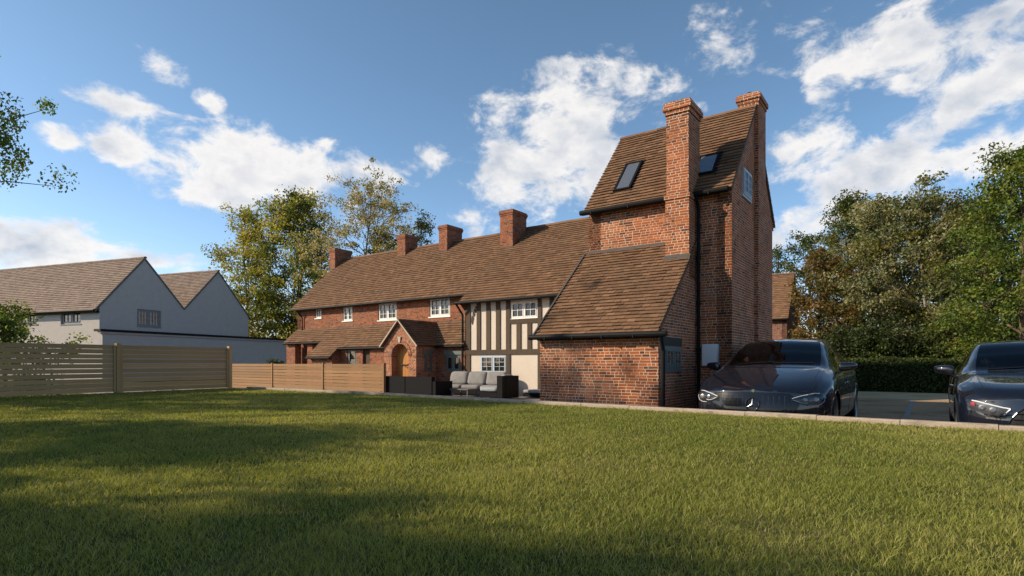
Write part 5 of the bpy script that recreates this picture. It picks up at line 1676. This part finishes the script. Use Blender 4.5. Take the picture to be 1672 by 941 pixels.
# behind the long range
GB = 'trees standing behind the long tiled roof'
make_tree('tree', 'airy yellow green tree with open gaps, beside the second white gable', at(410, 62), 17.6, 3.7, G_YEL, 11, .12, .26, 330, 50, 1.0, trunk_r=.2, stems=2, group=GB, lumps=.4)
make_tree('tree', 'full olive green tree with several stems behind the end chimney of the long roof', at(474, 60), 18.6, 4.9, G_MID + G_YEL, 12, .10, .26, 560, 56, 1.05, trunk_r=.24, stems=3, group=GB, lumps=.35)
make_tree('tree', 'half bare pale topped tree with thin spreading branches behind the chimneys', at(592, 52), 17.2, 5.3, G_PALE, 13, .30, .18, 640, 34, .6, trunk_r=.22, stems=2, group=GB, sparse=1.0, lumps=.25)
make_tree('tree', 'green lower tree growing through the half bare tree behind the roof', at(618, 50), 12.6, 3.2, G_OLIVE, 14, .2, .20, 130, 40, .7, group=GB)
make_tree('tree', 'small leafy green tree rising between the two middle chimneys', at(688, 50), 13.9, 1.8, G_MID + G_OLIVE, 15, .25, .19, 110, 40, .65, group=GB)
# right hand belt
GR = 'trees in the belt behind the clipped hedge'
make_tree('tree', 'thin dark tree top showing beside the far edge of the tower', at(1271, 62), 13.6, 1.7, G_DARK + G_MID, 20, .2, .20, 120, 34, .6, group=GR)
make_tree('tree', 'pale green tree behind the small brick house', at(1322, 44), 10.9, 2.4, G_OLIVE + G_MID, 21, .1, .18, 190, 44, .6, group=GR)
make_tree('tree', 'rusty brown leaved tree next to the small brick house', at(1342, 32), 7.3, 1.9, G_BROWN, 22, .05, .15, 230, 46, .5, group=GR)
make_tree('tree', 'tall olive tree with narrow top between the brown tree and the grey green tree', at(1386, 39), 12.4, 2.1, G_OLIVE + G_MID, 23, .04, .17, 330, 50, .6, group=GR)
make_tree('tree', 'dark green tree filling the gap behind the grey green tree', at(1425, 42), 11.6, 3.0, G_DARK, 24, .02, .2, 420, 60, .75, group=GR)
make_tree('tree', 'large grey green tree with drooping foliage and pale branches above the hedge', at(1467, 31), 10.0, 3.1, G_GREY + G_OLIVE[:1], 25, .06, .15, 620, 58, .55, bark='bark_pale', trunk_r=.17, stems=2, group=GR, sparse=.5)
make_tree('tree', 'tree with bare pale limbs showing through thin olive foliage', at(1528, 29), 9.3, 2.4, G_OLIVE + G_GREY[:1], 26, .10, .14, 340, 50, .5, bark='bark_pale', trunk_r=.15, stems=2, group=GR, sparse=.5)
make_tree('tree', 'very dark broad tree behind the tree with bare pale limbs', at(1575, 37), 11.0, 3.3, G_DARK, 27, .02, .18, 540, 60, .7, group=GR)
make_tree('tree', 'slender tall young tree with loose top left of the bright green tree', at(1610, 26), 8.9, 1.25, G_MID + G_BRIGHT[:1], 28, .1, .13, 150, 40, .42, group=GR)
make_tree('tree', 'tall bright green tree at the right edge of the picture', at(1672, 22.5), 9.4, 2.5, [(.045, .07, .012), (.06, .082, .014), (.035, .055, .011), (.085, .10, .018)], 29, .03, .13, 560, 54, .5, group=GR)
make_tree('tree', 'mid green tree behind the bright green tree at the right edge', at(1740, 27), 8.5, 3.0, G_MID, 30, .03, .16, 300, 46, .6, group=GR)
GS = 'low shrubs growing on the far side of the hedge'
for k, (px, d, h, r_, cl, lb) in enumerate(((1372, 27.5, 2.6, 1.5, G_DARK, 'dark low shrub behind the roof of the left car'), (1418, 27, 2.7, 1.6, G_DARK + G_MID, 'dark green shrub above the left end of the hedge'),
        (1455, 27.5, 2.9, 1.6, G_GREY[1:] + G_DARK, 'grey green shrub below the drooping tree'), (1500, 27, 2.5, 1.6, G_MID + G_DARK, 'dense green shrub over the middle of the hedge'),
        (1545, 26.5, 2.9, 1.7, G_OLIVE + G_DARK, 'olive shrub beside the right car'), (1600, 26, 3.0, 1.8, G_MID, 'green shrub behind the roof of the right car'), (1655, 25.5, 3.2, 1.8, G_MID + G_BRIGHT, 'bright shrub at the foot of the bright green tree'))):
    make_tree('shrub', lb, at(px, d), h, r_, cl, 60 + k, .0, .12, 150, 46, .45, trunk_r=.05, group=GS, cat='shrub', shape=.5)
make_tree('shrub', 'leafy green shrub rising above the tall slatted fence before the white house', (-12.9, 14.6, 0), 2.5, 1.2, G_BRIGHT + G_MID, 71, .05, .085, 190, 46, .30, trunk_r=.04, cat='shrub', shape=.6, lumps=.5)
make_tree('shrub', 'low dark shrub showing over the lower fence below the annexe', at(447, 33), 1.25, .7, G_DARK, 72, .0, .09, 60, 40, .25, trunk_r=.03, cat='shrub')
# garden trees beyond the left edge, they throw the dappled shade over the grass
GG = 'garden trees left of the lawn'
ta = make_tree('garden_tree', 'garden tree reaching into the top left corner with sunlit green leaves', (-15.3, 10.9, 0), 8.5, 5.5, G_BRIGHT + G_MID, 81, .46, .085, 900, 120, .42, trunk_r=.17, group=GG, shape=.9, lumps=.16)
ta.scale = (1, .55, 1)
make_tree('garden_tree', 'spreading garden tree left of the camera that shades the near grass', (-11.5, 0.3, LAWN_Z), 5.3, 4.2, G_MID, 82, .25, .10, 420, 110, .5, trunk_r=.16, group=GG, lumps=.3)
make_tree('garden_tree', 'small bushy garden tree between the two larger trees beyond the tall fence', (-11.4, 5.0, LAWN_Z), 4.7, 2.2, G_MID, 84, .2, .10, 260, 90, .45, trunk_r=.10, group=GG, lumps=.3)
make_tree('garden_tree', 'taller garden tree standing farthest out to the left of the lawn', (-14.9, 0.9, 0), 7.8, 2.7, G_MID, 83, .25, .12, 240, 60, .55, trunk_r=.18, group=GG, lumps=.3)

# clipped hedge
hg = thing('hedge', 'long clipped dark green hedge behind the car park', 'hedge', H(8, 16.8), HR)
hl_, hw_, hh_ = 24.0, 1.0, 1.33
m_ = MB(); m_.box(-hl_ / 2 + .05, hl_ / 2 - .05, -hw_ / 2 + .1, hw_ / 2 - .1, 0, hh_ - .1); m_.build('hedge_core', 'hedge_core_dark', hg)  # solid dark box filling the hedge behind its leaf faces
rg = np.random.default_rng(90)
nf_ = 26000
fr_ = rg.random(nf_)
xx = rg.uniform(-hl_ / 2, hl_ / 2, nf_); yy = np.where(fr_ < .62, -hw_ / 2, rg.uniform(-hw_ / 2, hw_ / 2, nf_)); zz = np.where(fr_ < .62, rg.uniform(.0, hh_, nf_), hh_)
wv = .035 * np.sin(xx * 2.1) + .03 * np.sin(xx * 5.3 + zz * 4)
cc = np.stack([xx, yy + np.where(fr_ < .62, wv, 0), zz + np.where(fr_ >= .62, wv, 0)], 1) + rg.normal(size=(nf_, 3)) * .03
co, q, cl = leaves_np(cc, np.full(nf_, .03), 1, .085, [(.03, .046, .013), (.04, .056, .015), (.024, .036, .010), (.052, .068, .018)], rg)
mesh_np('foliage', co, q, cl, 'leaf', hg)

# ------------------------------------------------------------------ grass blades
def inside(px, py, poly):
    r_ = np.zeros(len(px), bool); n_ = len(poly)
    for i in range(n_):
        (xa, ya), (xb, yb) = poly[i], poly[(i + 1) % n_]
        c_ = ((ya > py) != (yb > py)) & (px < (xb - xa) * (py - ya) / (yb - ya + 1e-12) + xa)
        r_ ^= c_
    return r_
rg = np.random.default_rng(5)
gx, gy, gd = [], [], []
def vnoise(x, y, s, sd):
    r2 = np.random.default_rng(sd); o_ = np.zeros_like(x)
    for k in range(6):
        a = r2.uniform(0, 6.28); f = s * r2.uniform(.6, 1.8); o_ += np.sin((x * math.cos(a) + y * math.sin(a)) * f + r2.uniform(0, 6.28))
    return o_ / 6
bands = [(1.2, 2.6, 9000), (2.6, 4.0, 7000), (4.0, 6.0, 4200), (6.0, 9.0, 2500), (9.0, 13, 1500), (13, 18, 900)]
for (d0, d1, dn) in bands:
    x0, x1 = -d1 * 1.02 - 1.2, min(d1 * 1.02 + 1.2, 9.0)
    n_ = int((x1 - x0) * (d1 - d0) * dn)
    x = rg.uniform(x0, x1, n_); y = rg.uniform(d0, d1, n_)
    k = inside(x, y, lawn_poly) & (np.abs(x) < y * 1.02 + 1.3)
    gx.append(x[k]); gy.append(y[k]); gd.append(np.full(k.sum(), dn))
gx, gy, gd = map(np.concatenate, (gx, gy, gd)); n_ = len(gx)
print('blades', n_)
tuft = vnoise(gx, gy, 6.0, 1) + .6 * vnoise(gx, gy, 15.0, 2); patch_ = vnoise(gx, gy, 1.3, 3) + .5 * vnoise(gx, gy, 3.5, 4)
hgt = (.017 + .012 * np.clip(tuft, -1, 1.3)) * rg.uniform(.6, 1.6, n_) + .009
wid = np.clip(.0025 * np.sqrt(9000 / gd), .0025, .0078) * rg.uniform(.7, 1.3, n_)
az = rg.uniform(0, 2 * math.pi, n_); tall_ = rg.random(n_) < .035; hgt = np.where(tall_, hgt * 1.6, hgt); lean = rg.uniform(.3, 1.5, n_) * hgt; la = rg.uniform(0, 2 * math.pi, n_)
wx_, wy_ = np.cos(az) * wid / 2, np.sin(az) * wid / 2
lx, ly = np.cos(la) * lean, np.sin(la) * lean
z0 = LAWN_Z
B = np.zeros((n_, 5, 3))
B[:, 0] = np.stack([gx - wx_, gy - wy_, np.full(n_, z0 - .002)], 1); B[:, 1] = np.stack([gx + wx_, gy + wy_, np.full(n_, z0 - .002)], 1)
B[:, 2] = np.stack([gx + wx_ * .8 + lx * .35, gy + wy_ * .8 + ly * .35, z0 + hgt * .6], 1); B[:, 3] = np.stack([gx - wx_ * .8 + lx * .35, gy - wy_ * .8 + ly * .35, z0 + hgt * .6], 1)
B[:, 4] = np.stack([gx + lx, gy + ly, z0 + hgt * rg.uniform(.8, 1.0, n_)], 1)
off = (np.arange(n_) * 5)[:, None]
tri = np.concatenate([off + np.array([[0, 1, 2]]), off + np.array([[0, 2, 3]]), off + np.array([[3, 2, 4]])], 0)
g1, g2, g3 = np.array([.195, .235, .045]), np.array([.360, .352, .100]), np.array([.50, .42, .20])
mixv = np.clip(.45 + .55 * patch_ + rg.normal(size=n_) * .28, 0, 1)[:, None]
cb_ = g1 * (1 - mixv) + g2 * mixv
dry = (rg.random(n_) < np.clip(.07 + .14 * vnoise(gx, gy, 2.2, 8), .02, .3))[:, None]
cb_ = np.where(dry, g3 * rg.uniform(.6, 1.1, (n_, 1)), cb_) * rg.uniform(.75, 1.2, (n_, 1))
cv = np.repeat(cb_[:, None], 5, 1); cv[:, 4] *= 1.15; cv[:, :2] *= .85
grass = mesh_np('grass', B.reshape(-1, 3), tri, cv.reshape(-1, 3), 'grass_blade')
tag(grass, 'short green lawn grass with dry tips', 'grass', kind='stuff')
